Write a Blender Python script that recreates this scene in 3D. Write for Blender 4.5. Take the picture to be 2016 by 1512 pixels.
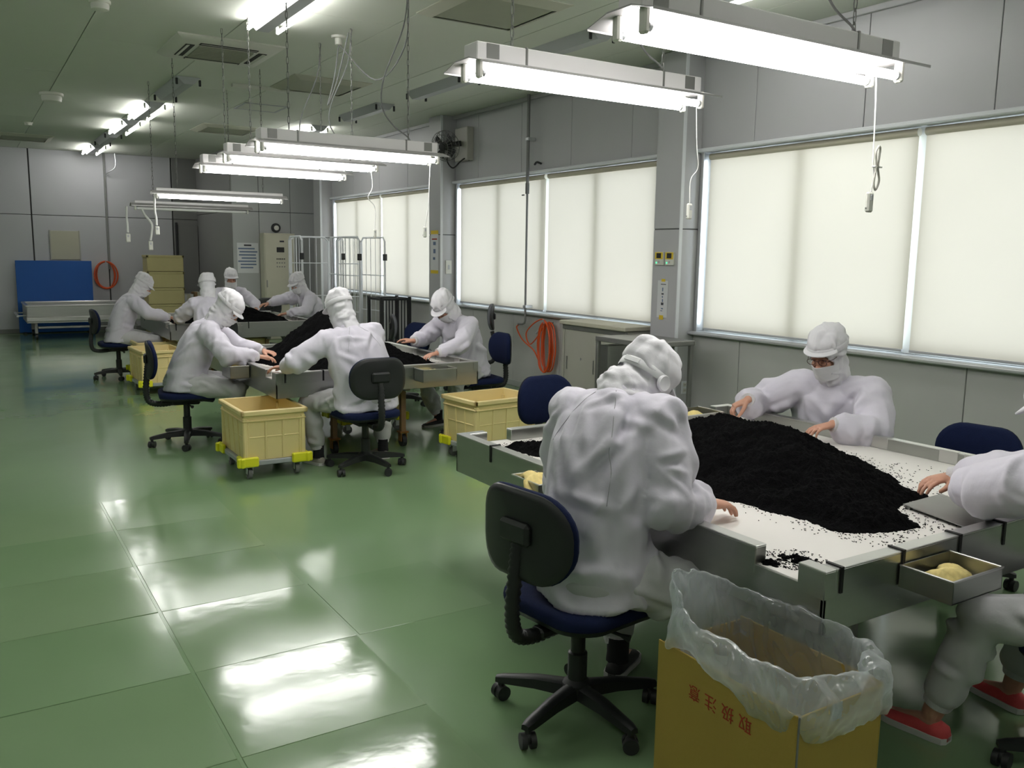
import bpy, bmesh, math, random
import numpy as np
from mathutils import Vector, Matrix, noise

for _o in list(bpy.data.objects):
    bpy.data.objects.remove(_o, do_unlink=True)
SC = bpy.context.scene
COL = SC.collection
PI = math.pi
R = math.radians
random.seed(7)

# ------------------------------------------------------------ camera
def set_camera():
    yaw, pitch, roll = R(32.27), R(8.48), R(0.87)
    fwd = Vector((math.sin(yaw) * math.cos(pitch), math.cos(yaw) * math.cos(pitch), -math.sin(pitch)))
    r0 = Vector((math.cos(yaw), -math.sin(yaw), 0.0))
    u0 = r0.cross(fwd)
    right = r0 * math.cos(roll) + u0 * math.sin(roll)
    up = -r0 * math.sin(roll) + u0 * math.cos(roll)
    m = Matrix((right, up, -fwd)).transposed().to_4x4()
    m.translation = Vector((0, 0, 1.6))
    cd = bpy.data.cameras.new('camera')
    cd.sensor_fit = 'HORIZONTAL'
    cd.sensor_width = 36.0
    cd.lens = 36.0 * 1707.0 / 2016.0
    cd.clip_start = 0.05
    cd.clip_end = 300
    co = bpy.data.objects.new('camera', cd)
    co.matrix_world = m
    COL.objects.link(co)
    SC.camera = co
set_camera()

# ------------------------------------------------------------ sky, exposure
SKY_STRENGTH = 8.0
TUBE_STRENGTH = 33.0
def set_world():
    w = bpy.data.worlds.new('overcast_sky')
    w.use_nodes = True
    nt = w.node_tree
    bg = nt.nodes['Background']
    bg.inputs['Color'].default_value = (0.80, 0.90, 1.0, 1)
    bg.inputs['Strength'].default_value = SKY_STRENGTH
    SC.world = w
set_world()
SC.view_settings.view_transform = 'Standard'
SC.view_settings.look = 'None'
SC.view_settings.gamma = 1.0
SC.view_settings.exposure = 0.04
SC.view_settings.use_curve_mapping = False
SC.cycles.max_bounces = 8
SC.cycles.diffuse_bounces = 4
SC.cycles.glossy_bounces = 4
SC.cycles.transmission_bounces = 6
SC.cycles.transparent_max_bounces = 8
SC.cycles.use_denoising = True
SC.cycles.sample_clamp_indirect = 6.0
SC.cycles.caustics_reflective = False
SC.cycles.caustics_refractive = False

# ------------------------------------------------------------ materials
def mat(name, color, rough=0.6, metal=0.0, vary=0.0, vscale=6.0, bump=0.0, bscale=60.0, spec=0.5, sheen=0.0, coat=0.0, stretch=None, trans=0.0):
    m = bpy.data.materials.new(name)
    m.use_nodes = True
    nt = m.node_tree
    b = nt.nodes['Principled BSDF']
    c = (*color, 1.0)
    b.inputs['Base Color'].default_value = c
    b.inputs['Roughness'].default_value = rough
    b.inputs['Metallic'].default_value = metal
    b.inputs['Specular IOR Level'].default_value = spec
    if sheen:
        b.inputs['Sheen Weight'].default_value = sheen
    if coat:
        b.inputs['Coat Weight'].default_value = coat
        b.inputs['Coat Roughness'].default_value = 0.15
    if trans:
        b.inputs['Transmission Weight'].default_value = trans
    if vary or bump:
        tc = nt.nodes.new('ShaderNodeTexCoord')
        src = tc.outputs['Object']
        if stretch:
            mp = nt.nodes.new('ShaderNodeMapping')
            mp.inputs['Scale'].default_value = stretch
            nt.links.new(src, mp.inputs['Vector'])
            src = mp.outputs['Vector']
    if vary:
        n = nt.nodes.new('ShaderNodeTexNoise')
        n.inputs['Scale'].default_value = vscale
        n.inputs['Detail'].default_value = 5
        nt.links.new(src, n.inputs['Vector'])
        mr = nt.nodes.new('ShaderNodeMapRange')
        mr.inputs['To Min'].default_value = 1 - vary
        mr.inputs['To Max'].default_value = 1 + vary
        nt.links.new(n.outputs['Fac'], mr.inputs['Value'])
        mx = nt.nodes.new('ShaderNodeMix')
        mx.data_type = 'RGBA'
        mx.blend_type = 'MULTIPLY'
        mx.inputs['Factor'].default_value = 1
        mx.inputs[6].default_value = c
        nt.links.new(mr.outputs['Result'], mx.inputs[7])
        nt.links.new(mx.outputs[2], b.inputs['Base Color'])
    if bump:
        n2 = nt.nodes.new('ShaderNodeTexNoise')
        n2.inputs['Scale'].default_value = bscale
        n2.inputs['Detail'].default_value = 4
        nt.links.new(src, n2.inputs['Vector'])
        bp = nt.nodes.new('ShaderNodeBump')
        bp.inputs['Strength'].default_value = bump
        bp.inputs['Distance'].default_value = 0.01
        nt.links.new(n2.outputs['Fac'], bp.inputs['Height'])
        nt.links.new(bp.outputs['Normal'], b.inputs['Normal'])
    return m

def emit_mat(name, color, strength):
    m = bpy.data.materials.new(name)
    m.use_nodes = True
    nt = m.node_tree
    b = nt.nodes['Principled BSDF']
    b.inputs['Base Color'].default_value = (*color, 1)
    b.inputs['Emission Color'].default_value = (*color, 1)
    b.inputs['Emission Strength'].default_value = strength
    return m

def fabric_blind_mat():
    # a thin woven blind: part of the daylight behind it passes through
    m = bpy.data.materials.new('blind_fabric')
    m.use_nodes = True
    nt = m.node_tree
    nt.nodes.remove(nt.nodes['Principled BSDF'])
    out = nt.nodes['Material Output']
    d = nt.nodes.new('ShaderNodeBsdfDiffuse')
    d.inputs['Color'].default_value = (0.66, 0.64, 0.55, 1)
    t = nt.nodes.new('ShaderNodeBsdfTranslucent')
    t.inputs['Color'].default_value = (1.0, 0.885, 0.735, 1)
    tc = nt.nodes.new('ShaderNodeTexCoord')
    n = nt.nodes.new('ShaderNodeTexNoise')
    n.inputs['Scale'].default_value = 1.2
    nt.links.new(tc.outputs['Object'], n.inputs['Vector'])
    mr = nt.nodes.new('ShaderNodeMapRange')
    mr.inputs['To Min'].default_value = 0.108
    mr.inputs['To Max'].default_value = 0.122
    nt.links.new(n.outputs['Fac'], mr.inputs['Value'])
    mx = nt.nodes.new('ShaderNodeMixShader')
    nt.links.new(mr.outputs['Result'], mx.inputs[0])
    nt.links.new(d.outputs[0], mx.inputs[1])
    nt.links.new(t.outputs[0], mx.inputs[2])
    nt.links.new(mx.outputs[0], out.inputs['Surface'])
    return m

def pane_mat(name='window_glass', tint=(0.97, 0.98, 0.98), gloss=0.06):
    m = bpy.data.materials.new(name)
    m.use_nodes = True
    nt = m.node_tree
    nt.nodes.remove(nt.nodes['Principled BSDF'])
    out = nt.nodes['Material Output']
    t = nt.nodes.new('ShaderNodeBsdfTransparent')
    t.inputs['Color'].default_value = (*tint, 1)
    g = nt.nodes.new('ShaderNodeBsdfGlossy')
    g.inputs['Roughness'].default_value = 0.02
    mx = nt.nodes.new('ShaderNodeMixShader')
    mx.inputs[0].default_value = gloss
    nt.links.new(t.outputs[0], mx.inputs[1])
    nt.links.new(g.outputs[0], mx.inputs[2])
    nt.links.new(mx.outputs[0], out.inputs['Surface'])
    return m

def bag_mat():
    # milky thin polythene
    m = bpy.data.materials.new('milky_polythene')
    m.use_nodes = True
    nt = m.node_tree
    nt.nodes.remove(nt.nodes['Principled BSDF'])
    out = nt.nodes['Material Output']
    t = nt.nodes.new('ShaderNodeBsdfTransparent')
    t.inputs['Color'].default_value = (0.95, 0.97, 0.98, 1)
    d = nt.nodes.new('ShaderNodeBsdfDiffuse')
    d.inputs['Color'].default_value = (0.86, 0.90, 0.93, 1)
    tl = nt.nodes.new('ShaderNodeBsdfTranslucent')
    tl.inputs['Color'].default_value = (0.86, 0.90, 0.93, 1)
    g = nt.nodes.new('ShaderNodeBsdfGlossy')
    g.inputs['Roughness'].default_value = 0.16
    m1 = nt.nodes.new('ShaderNodeMixShader')
    m1.inputs[0].default_value = 0.45
    nt.links.new(d.outputs[0], m1.inputs[1])
    nt.links.new(tl.outputs[0], m1.inputs[2])
    m2 = nt.nodes.new('ShaderNodeMixShader')
    m2.inputs[0].default_value = 0.26
    nt.links.new(m1.outputs[0], m2.inputs[1])
    nt.links.new(g.outputs[0], m2.inputs[2])
    m3 = nt.nodes.new('ShaderNodeMixShader')
    lw = nt.nodes.new('ShaderNodeLayerWeight')
    lw.inputs['Blend'].default_value = 0.35
    mr = nt.nodes.new('ShaderNodeMapRange')
    mr.inputs['To Min'].default_value = 0.25
    mr.inputs['To Max'].default_value = 0.78
    nt.links.new(lw.outputs['Facing'], mr.inputs['Value'])
    nt.links.new(mr.outputs['Result'], m3.inputs[0])
    nt.links.new(t.outputs[0], m3.inputs[1])
    nt.links.new(m2.outputs[0], m3.inputs[2])
    nt.links.new(m3.outputs[0], out.inputs['Surface'])
    return m

def floor_mat(name, col=(0.20, 0.315, 0.165), r0=0.09, r1=0.20, wav=0.02):
    m = bpy.data.materials.new(name)
    m.use_nodes = True
    nt = m.node_tree
    b = nt.nodes['Principled BSDF']
    tc = nt.nodes.new('ShaderNodeTexCoord')
    n = nt.nodes.new('ShaderNodeTexNoise')
    n.inputs['Scale'].default_value = 0.55
    n.inputs['Detail'].default_value = 3
    nt.links.new(tc.outputs['Object'], n.inputs['Vector'])
    cr = nt.nodes.new('ShaderNodeValToRGB')
    cr.color_ramp.elements[0].position = 0.3
    cr.color_ramp.elements[0].color = (col[0] * 0.90, col[1] * 0.93, col[2] * 0.9, 1)
    cr.color_ramp.elements[1].position = 0.7
    cr.color_ramp.elements[1].color = (col[0] * 1.1, col[1] * 1.07, col[2] * 1.1, 1)
    nt.links.new(n.outputs['Fac'], cr.inputs['Fac'])
    nt.links.new(cr.outputs['Color'], b.inputs['Base Color'])
    mr = nt.nodes.new('ShaderNodeMapRange')
    mr.inputs['From Min'].default_value = 0.3
    mr.inputs['From Max'].default_value = 0.7
    mr.inputs['To Min'].default_value = r0
    mr.inputs['To Max'].default_value = r1
    n3 = nt.nodes.new('ShaderNodeTexNoise')
    n3.inputs['Scale'].default_value = 1.1
    n3.inputs['Detail'].default_value = 4
    nt.links.new(tc.outputs['Object'], n3.inputs['Vector'])
    nt.links.new(n3.outputs['Fac'], mr.inputs['Value'])
    nt.links.new(mr.outputs['Result'], b.inputs['Roughness'])
    n2 = nt.nodes.new('ShaderNodeTexNoise')
    n2.inputs['Scale'].default_value = 9
    n2.inputs['Detail'].default_value = 3
    nt.links.new(tc.outputs['Object'], n2.inputs['Vector'])
    bp = nt.nodes.new('ShaderNodeBump')
    bp.inputs['Strength'].default_value = wav
    bp.inputs['Distance'].default_value = 0.02
    nt.links.new(n2.outputs['Fac'], bp.inputs['Height'])
    nt.links.new(bp.outputs['Normal'], b.inputs['Normal'])
    b.inputs['Specular IOR Level'].default_value = 0.6
    return m

M = {}
M['floor'] = floor_mat('green_floor_coating')
M['floor_tile'] = floor_mat('green_floor_sheet', (0.215, 0.325, 0.175), 0.07, 0.16, 0.03)
M['ceiling'] = mat('ceiling_board', (0.66, 0.68, 0.61), 0.8, vary=0.04, vscale=0.7)
M['wall'] = mat('grey_wall_panel', (0.47, 0.47, 0.485), 0.45, vary=0.05, vscale=1.5)
M['wall_low'] = mat('grey_wall_panel_low', (0.46, 0.46, 0.45), 0.45, vary=0.05, vscale=1.5)
M['joint'] = mat('dark_joint', (0.06, 0.06, 0.06), 0.9, vary=0.1)
M['alu'] = mat('aluminium', (0.62, 0.63, 0.65), 0.35, 0.7, vary=0.04, vscale=3)
M['white_frame'] = mat('white_sash', (0.75, 0.77, 0.80), 0.4, vary=0.03)
M['blind'] = fabric_blind_mat()
M['blind_roll'] = mat('blind_roll_fabric', (0.52, 0.49, 0.39), 0.8, vary=0.05, vscale=8)
M['glass'] = pane_mat()
M['tube'] = emit_mat('lit_tube', (1.0, 0.985, 0.95), TUBE_STRENGTH)
M['tube_hang'] = emit_mat('lit_tube_hanging', (1.0, 0.985, 0.96), TUBE_STRENGTH * 1.0)
M['tube_off'] = mat('unlit_tube', (0.85, 0.85, 0.83), 0.2, vary=0.02)
M['white_paint'] = mat('white_enamel', (0.78, 0.76, 0.76), 0.35, vary=0.03)
M['reflector'] = mat('lamp_reflector_enamel', (0.40, 0.385, 0.39), 0.4, vary=0.03)
M['fix_grey'] = mat('fixture_enamel', (0.46, 0.47, 0.49), 0.45, vary=0.04)
M['off_white'] = mat('off_white_plastic', (0.66, 0.66, 0.60), 0.5, vary=0.03)
M['cream_vent'] = mat('cream_vent', (0.46, 0.46, 0.38), 0.6, vary=0.04)
M['vent_in'] = mat('vent_plate', (0.36, 0.37, 0.29), 0.7, vary=0.05)
M['dark'] = mat('dark_plastic', (0.022, 0.023, 0.025), 0.5, vary=0.15)
M['black'] = mat('black_slot', (0.008, 0.008, 0.008), 0.6, vary=0.1)
M['chain'] = mat('chain_steel', (0.20, 0.20, 0.19), 0.45, 0.6, vary=0.1)
M['cable'] = mat('grey_cable', (0.20, 0.20, 0.20), 0.5, vary=0.05)
M['white_cord'] = mat('white_cord', (0.75, 0.75, 0.72), 0.5, vary=0.03)
M['steel'] = mat('stainless_steel', (0.40, 0.41, 0.385), 0.30, 0.95, vary=0.10, vscale=3, bump=0.03, bscale=40, stretch=(1, 1, 6))
M['steel_top'] = mat('stainless_rim', (0.62, 0.62, 0.60), 0.28, 0.9, vary=0.08, vscale=5)
M['steel_dark'] = mat('dull_steel', (0.30, 0.30, 0.29), 0.4, 0.8, vary=0.10, vscale=5)
M['tray_white'] = mat('white_tray', (0.83, 0.80, 0.76), 0.4, vary=0.02, vscale=2)
M['seaweed'] = mat('black_seaweed', (0.0030, 0.0031, 0.0033), 0.9, vary=0.5, vscale=90, bump=1.0, bscale=160, spec=0.04)
M['yellow_bin'] = mat('pale_yellow_plastic', (0.80, 0.655, 0.31), 0.5, vary=0.05, vscale=4)
M['yellow_bright'] = mat('bright_yellow_plastic', (0.80, 0.78, 0.02), 0.5, vary=0.05)
M['dolly_grey'] = mat('grey_dolly', (0.36, 0.38, 0.40), 0.5, vary=0.05)
M['rubber'] = mat('grey_rubber', (0.16, 0.16, 0.16), 0.6, vary=0.08)
M['navy'] = mat('navy_seat_fabric', (0.007, 0.013, 0.048), 0.9, vary=0.15, vscale=30, bump=0.3, bscale=300, spec=0.2)
M['grey_seat'] = mat('grey_seat_fabric', (0.13, 0.135, 0.15), 0.85, vary=0.1, vscale=30, bump=0.3, bscale=300)
M['chair_black'] = mat('black_chair_plastic', (0.014, 0.016, 0.016), 0.45, vary=0.12, vscale=12)
M['suit'] = mat('white_coat_fabric', (0.655, 0.63, 0.71), 0.75, vary=0.025, vscale=14, bump=0.10, bscale=45, sheen=0.15)
M['trouser'] = mat('white_trouser_fabric', (0.55, 0.55, 0.56), 0.8, vary=0.03, vscale=14, bump=0.10, bscale=45, sheen=0.1)
M['hood'] = mat('white_hood_fabric', (0.70, 0.69, 0.72), 0.75, vary=0.025, vscale=20, bump=0.10, bscale=60, sheen=0.15)
M['knit'] = mat('white_knit_cuff', (0.66, 0.65, 0.67), 0.9, vary=0.04, vscale=40, bump=0.5, bscale=260, stretch=(1, 1, 0.2))
M['mask'] = mat('white_face_mask', (0.76, 0.76, 0.77), 0.85, vary=0.02, vscale=20)
M['seam'] = mat('grey_seam', (0.36, 0.36, 0.39), 0.9, vary=0.05)
M['skin'] = mat('skin', (0.52, 0.27, 0.185), 0.5, vary=0.07, vscale=35, bump=0.08, bscale=180)
M['brow'] = mat('dark_hair', (0.018, 0.014, 0.012), 0.6, vary=0.2)
M['lens_rim'] = mat('dark_red_frame', (0.05, 0.012, 0.012), 0.3, vary=0.1)
M['sock'] = mat('black_sock', (0.012, 0.012, 0.014), 0.9, vary=0.15, vscale=40)
M['shoe_black'] = mat('black_shoe', (0.014, 0.014, 0.015), 0.6, vary=0.15, vscale=20)
M['shoe_red'] = mat('coral_shoe', (0.62, 0.075, 0.075), 0.7, vary=0.08, vscale=40, bump=0.2, bscale=300)
M['shoe_grey'] = mat('beige_shoe', (0.34, 0.32, 0.28), 0.7, vary=0.1, vscale=30)
M['sole'] = mat('white_sole', (0.62, 0.62, 0.60), 0.6, vary=0.05)
M['card'] = mat('ochre_cardboard', (0.40, 0.275, 0.055), 0.75, vary=0.05, vscale=5, bump=0.1, bscale=50)
M['card_in'] = mat('brown_cardboard', (0.27, 0.165, 0.08), 0.85, vary=0.06, vscale=5)
M['red_ink'] = mat('red_ink', (0.36, 0.03, 0.012), 0.7, vary=0.05)
M['bag'] = bag_mat()
M['orange_hose'] = mat('orange_hose', (0.72, 0.10, 0.02), 0.35, vary=0.06)
M['blue_panel'] = mat('blue_board', (0.008, 0.10, 0.42), 0.5, vary=0.05, vscale=2)
M['cabinet'] = mat('grey_green_cabinet', (0.42, 0.41, 0.36), 0.45, vary=0.04)
M['cream'] = mat('cream_panel', (0.52, 0.50, 0.40), 0.5, vary=0.04)
M['paper'] = mat('white_paper', (0.68, 0.69, 0.70), 0.8, vary=0.02)
M['ink'] = mat('printed_ink', (0.05, 0.05, 0.06), 0.8, vary=0.05)
M['ink_blue'] = mat('blue_print', (0.14, 0.19, 0.30), 0.8, vary=0.05)
M['tape_yellow'] = mat('yellow_tape', (0.72, 0.52, 0.03), 0.6, vary=0.05)
M['ochre'] = mat('ochre_caster', (0.30, 0.14, 0.03), 0.5, vary=0.1)
M['cloth'] = mat('pale_yellow_cloth', (0.76, 0.62, 0.25), 0.9, vary=0.25, vscale=60)
M['back_grey'] = mat('grey_back_panel', (0.54, 0.54, 0.57), 0.5, vary=0.06, vscale=1.2)
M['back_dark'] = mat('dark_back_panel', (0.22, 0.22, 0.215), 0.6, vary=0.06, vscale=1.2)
M['back_mid'] = mat('pale_back_panel', (0.42, 0.43, 0.43), 0.5, vary=0.05, vscale=1.2)
M['sage'] = mat('yellow_drawer_stack', (0.52, 0.45, 0.22), 0.6, vary=0.05)

# ------------------------------------------------------------ mesh helpers
def rotz(a):
    return Matrix.Rotation(a, 3, 'Z')

class MB:
    """collects simple solids and links them as ONE mesh object"""
    def __init__(s):
        s.v, s.f, s.mi = [], [], []
    def add(s, vs, fs, mi=0, X=None):
        k = len(s.v)
        for p in vs:
            s.v.append(tuple(X @ Vector(p)) if X is not None else tuple(p))
        for q in fs:
            s.f.append(tuple(i + k for i in q))
            s.mi.append(mi)
        return s
    def box(s, c, d, mi=0, ch=0.0, rot=None):
        x, y, z = d[0] / 2, d[1] / 2, d[2] / 2
        X = Matrix.Translation(Vector(c))
        if rot is not None:
            X = X @ rot.to_4x4()
        if ch <= 0:
            vs = [(a * x, b * y, e * z) for e in (-1, 1) for b in (-1, 1) for a in (-1, 1)]
            fs = [(0, 2, 3, 1), (4, 5, 7, 6), (0, 1, 5, 4), (2, 6, 7, 3), (0, 4, 6, 2), (1, 3, 7, 5)]
            return s.add(vs, fs, mi, X)
        h = min(ch, x * .95, y * .95, z * .95)
        vs, ix = [], {}
        for a in (-1, 1):
            for b in (-1, 1):
                for e in (-1, 1):
                    ix[a, b, e, 0] = len(vs); vs.append((a * x, b * (y - h), e * (z - h)))
                    ix[a, b, e, 1] = len(vs); vs.append((a * (x - h), b * y, e * (z - h)))
                    ix[a, b, e, 2] = len(vs); vs.append((a * (x - h), b * (y - h), e * z))
        fs = []
        def q(l, n):
            ps = [Vector(vs[i]) for i in l]
            nn = (ps[1] - ps[0]).cross(ps[2] - ps[1])
            fs.append(tuple(l) if nn.dot(Vector(n)) > 0 else tuple(reversed(l)))
        for a in (-1, 1):
            q([ix[a, -1, -1, 0], ix[a, 1, -1, 0], ix[a, 1, 1, 0], ix[a, -1, 1, 0]], (a, 0, 0))
            q([ix[-1, a, -1, 1], ix[1, a, -1, 1], ix[1, a, 1, 1], ix[-1, a, 1, 1]], (0, a, 0))
            q([ix[-1, -1, a, 2], ix[1, -1, a, 2], ix[1, 1, a, 2], ix[-1, 1, a, 2]], (0, 0, a))
            for b in (-1, 1):
                q([ix[a, b, -1, 0], ix[a, b, 1, 0], ix[a, b, 1, 1], ix[a, b, -1, 1]], (a, b, 0))
                q([ix[a, -1, b, 0], ix[a, 1, b, 0], ix[a, 1, b, 2], ix[a, -1, b, 2]], (a, 0, b))
                q([ix[-1, a, b, 1], ix[1, a, b, 1], ix[1, a, b, 2], ix[-1, a, b, 2]], (0, a, b))
                for e in (-1, 1):
                    q([ix[a, b, e, 0], ix[a, b, e, 1], ix[a, b, e, 2]], (a, b, e))
        return s.add(vs, fs, mi, X)
    def bb(s, lo, hi, mi=0, ch=0.0):
        return s.box([(a + b) / 2 for a, b in zip(lo, hi)], [abs(b - a) for a, b in zip(lo, hi)], mi, ch)
    def cyl(s, p0, p1, r0, r1=None, n=14, mi=0, caps=True):
        r1 = r0 if r1 is None else r1
        p0, p1 = Vector(p0), Vector(p1)
        d = (p1 - p0).normalized()
        a = d.orthogonal().normalized()
        b = d.cross(a)
        vs = []
        for p, r in ((p0, r0), (p1, r1)):
            for i in range(n):
                t = 2 * PI * i / n
                vs.append(p + (a * math.cos(t) + b * math.sin(t)) * r)
        fs = [(i, (i + 1) % n, n + (i + 1) % n, n + i) for i in range(n)]
        if caps:
            fs.append(tuple(reversed(range(n))))
            fs.append(tuple(range(n, 2 * n)))
        return s.add(vs, fs, mi)
    def tube(s, path, r, n=8, mi=0, closed=False):
        P = [Vector(p) for p in path]
        rr = r if isinstance(r, (list, tuple)) else [r] * len(P)
        L = len(P)
        vs = []
        nrm = None
        for i, p in enumerate(P):
            if closed:
                t = (P[(i + 1) % L] - P[i - 1]).normalized()
            else:
                t = (P[min(i + 1, L - 1)] - P[max(i - 1, 0)]).normalized()
            if nrm is None:
                nrm = t.orthogonal().normalized()
            nrm = (nrm - t * nrm.dot(t))
            nrm = nrm.normalized() if nrm.length > 1e-6 else t.orthogonal().normalized()
            b = t.cross(nrm)
            for k in range(n):
                a = 2 * PI * k / n
                vs.append(p + (nrm * math.cos(a) + b * math.sin(a)) * rr[i])
        fs = []
        for i in range(L if closed else L - 1):
            j = (i + 1) % L
            for k in range(n):
                fs.append((i * n + k, i * n + (k + 1) % n, j * n + (k + 1) % n, j * n + k))
        if not closed:
            fs.append(tuple(reversed(range(n))))
            fs.append(tuple(range((L - 1) * n, L * n)))
        return s.add(vs, fs, mi)
    def loft(s, rings, mi=0, caps=True, closed=True):
        n = len(rings[0])
        vs = [p for r in rings for p in r]
        fs = []
        for i in range(len(rings) - 1):
            for k in range(n if closed else n - 1):
                fs.append((i * n + k, i * n + (k + 1) % n, (i + 1) * n + (k + 1) % n, (i + 1) * n + k))
        if caps:
            fs.append(tuple(reversed(range(n))))
            fs.append(tuple(range((len(rings) - 1) * n, len(rings) * n)))
        return s.add(vs, fs, mi)
    def lathe(s, prof, n=20, mi=0, X=None):
        vs, fs = [], []
        for r, z in prof:
            for i in range(n):
                t = 2 * PI * i / n
                vs.append((r * math.cos(t), r * math.sin(t), z))
        for j in range(len(prof) - 1):
            for i in range(n):
                fs.append((j * n + i, j * n + (i + 1) % n, (j + 1) * n + (i + 1) % n, (j + 1) * n + i))
        fs.append(tuple(reversed(range(n))))
        fs.append(tuple(range((len(prof) - 1) * n, len(prof) * n)))
        return s.add(vs, fs, mi, X)
    def ell(s, c, r, n=16, m=10, mi=0, rot=None):
        X = Matrix.Translation(Vector(c))
        if rot is not None:
            X = X @ rot.to_4x4()
        vs = [(0, 0, -r[2])]
        for j in range(1, m):
            a = -PI / 2 + PI * j / m
            for i in range(n):
                t = 2 * PI * i / n
                vs.append((r[0] * math.cos(a) * math.cos(t), r[1] * math.cos(a) * math.sin(t), r[2] * math.sin(a)))
        vs.append((0, 0, r[2]))
        fs = [(0, 1 + (i + 1) % n, 1 + i) for i in range(n)]
        for j in range(m - 2):
            for i in range(n):
                fs.append((1 + j * n + i, 1 + j * n + (i + 1) % n, 1 + (j + 1) * n + (i + 1) % n, 1 + (j + 1) * n + i))
        k = len(vs) - 1
        fs += [(k, 1 + (m - 2) * n + i, 1 + (m - 2) * n + (i + 1) % n) for i in range(n)]
        return s.add(vs, fs, mi, X)
    def prism(s, poly, axis, a, b, mi=0):
        """poly in the two other axes, pushed along axis from a to b"""
        def pt(u, w, t):
            return {'x': (t, u, w), 'y': (u, t, w), 'z': (u, w, t)}[axis]
        n = len(poly)
        vs = [pt(u, w, a) for u, w in poly] + [pt(u, w, b) for u, w in poly]
        fs = [(i, (i + 1) % n, n + (i + 1) % n, n + i) for i in range(n)] + [tuple(reversed(range(n))), tuple(range(n, 2 * n))]
        return s.add(vs, fs, mi)
    def mesh(s, name, mats, fix=True, sharp=35):
        me = bpy.data.meshes.new(name)
        me.from_pydata([tuple(p) for p in s.v], [], s.f)
        for m in (mats if isinstance(mats, (list, tuple)) else [mats]):
            me.materials.append(m)
        me.polygons.foreach_set('material_index', s.mi)
        if fix:
            bm = bmesh.new()
            bm.from_mesh(me)
            bmesh.ops.recalc_face_normals(bm, faces=bm.faces)
            bm.to_mesh(me)
            bm.free()
        me.polygons.foreach_set('use_smooth', [True] * len(me.polygons))
        me.set_sharp_from_angle(angle=R(sharp))
        me.update()
        return me
    def build(s, name, mats, parent=None, loc=None, sharp=35):
        o = bpy.data.objects.new(name, s.mesh(name, mats, sharp=sharp))
        COL.objects.link(o)
        if parent is not None:
            o.parent = parent
        if loc is not None:
            o.location = loc
        return o

def tag(o, label=None, cat=None, group=None, kind=None):
    if label: o['label'] = label
    if cat: o['category'] = cat
    if group: o['group'] = group
    if kind: o['kind'] = kind
    return o

def thing(name, label, cat, loc=(0, 0, 0), rz=0.0, group=None):
    o = bpy.data.objects.new(name, None)
    o.empty_display_size = 0.1
    COL.objects.link(o)
    o.location = loc
    o.rotation_euler = (0, 0, rz)
    return tag(o, label, cat, group)

def struct(o):
    o['kind'] = 'structure'
    return o

def inst(src, name, parent, loc, rz=0.0):
    o = src.copy()
    o.name = name
    COL.objects.link(o)
    o.parent = parent
    o.location = loc
    o.rotation_euler = (0, 0, rz)
    return o

def kids(o):
    return [c for c in COL.objects if c.parent == o]

def copy_tree(o, loc=None, rz=None, label=None, group=None, parent=None):
    c = o.copy()
    COL.objects.link(c)
    if parent is not None:
        c.parent = parent
    if loc is not None:
        c.location = loc
    if rz is not None:
        c.rotation_euler = (0, 0, rz)
    if label: c['label'] = label
    if group: c['group'] = group
    for ch in kids(o):
        copy_tree(ch, parent=c)
    return c

def catenary(a, b, sag, n=12):
    a, b = Vector(a), Vector(b)
    return [a.lerp(b, i / n) - Vector((0, 0, sag * 4 * (i / n) * (1 - i / n))) for i in range(n + 1)]

def smooth_path(pts, n=6):
    P = [Vector(p) for p in pts]
    P = [P[0] * 2 - P[1]] + P + [P[-1] * 2 - P[-2]]
    out = []
    for i in range(1, len(P) - 2):
        for k in range(n):
            t = k / n
            p0, p1, p2, p3 = P[i - 1:i + 3]
            out.append(0.5 * ((2 * p1) + (p2 - p0) * t + (2 * p0 - 5 * p1 + 4 * p2 - p3) * t * t + (3 * p1 - p0 - 3 * p2 + p3) * t ** 3))
    out.append(P[-2])
    return out

def text_mesh(name, body, size, m, parent, M4, depth=0.0006, align='CENTER'):
    cu = bpy.data.curves.new(name, 'FONT')
    cu.body = body
    cu.size = size
    cu.align_x = align
    cu.align_y = 'CENTER'
    cu.extrude = depth
    o = bpy.data.objects.new(name, cu)
    COL.objects.link(o)
    dg = bpy.context.evaluated_depsgraph_get()
    me = bpy.data.meshes.new_from_object(o.evaluated_get(dg))
    bpy.data.objects.remove(o, do_unlink=True)
    me.materials.clear()
    me.materials.append(m)
    o = bpy.data.objects.new(name, me)
    COL.objects.link(o)
    if parent is not None:
        o.parent = parent
    o.matrix_local = M4
    return o
# ============================================================ THE ROOM
WX = 5.69          # window wall
BY = 18.7          # back wall
H = 3.41           # ceiling
SILL, HEAD = 0.93, 2.53
LX, FY = -5.2, -4.5

# floor slab with sheets laid in two strips
fl = struct(MB().bb((LX, FY, -0.12), (WX + 0.3, BY + 0.3, 0.0)).build('floor', M['floor']))
_rng = random.Random(3)
_S = 0.66
for i, x0 in enumerate((-0.02, 0.65, 1.32)):
    for j in range(-1, 6):
        y0 = 1.95 + j * _S
        if i == 2 and j not in (2,):
            continue
        mb = MB().box((0, 0, 0), (_S - 0.004, _S - 0.004, 0.006), 0, 0.0012)
        t = mb.build('floor_sheet', M['floor_tile'] if i == 1 or j % 2 else M['floor'], fl, (x0 + _S / 2, y0 + _S / 2, -0.0012))
        t.rotation_euler = (R(_rng.uniform(-0.16, 0.16)), R(_rng.uniform(-0.16, 0.16)), 0)

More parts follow.
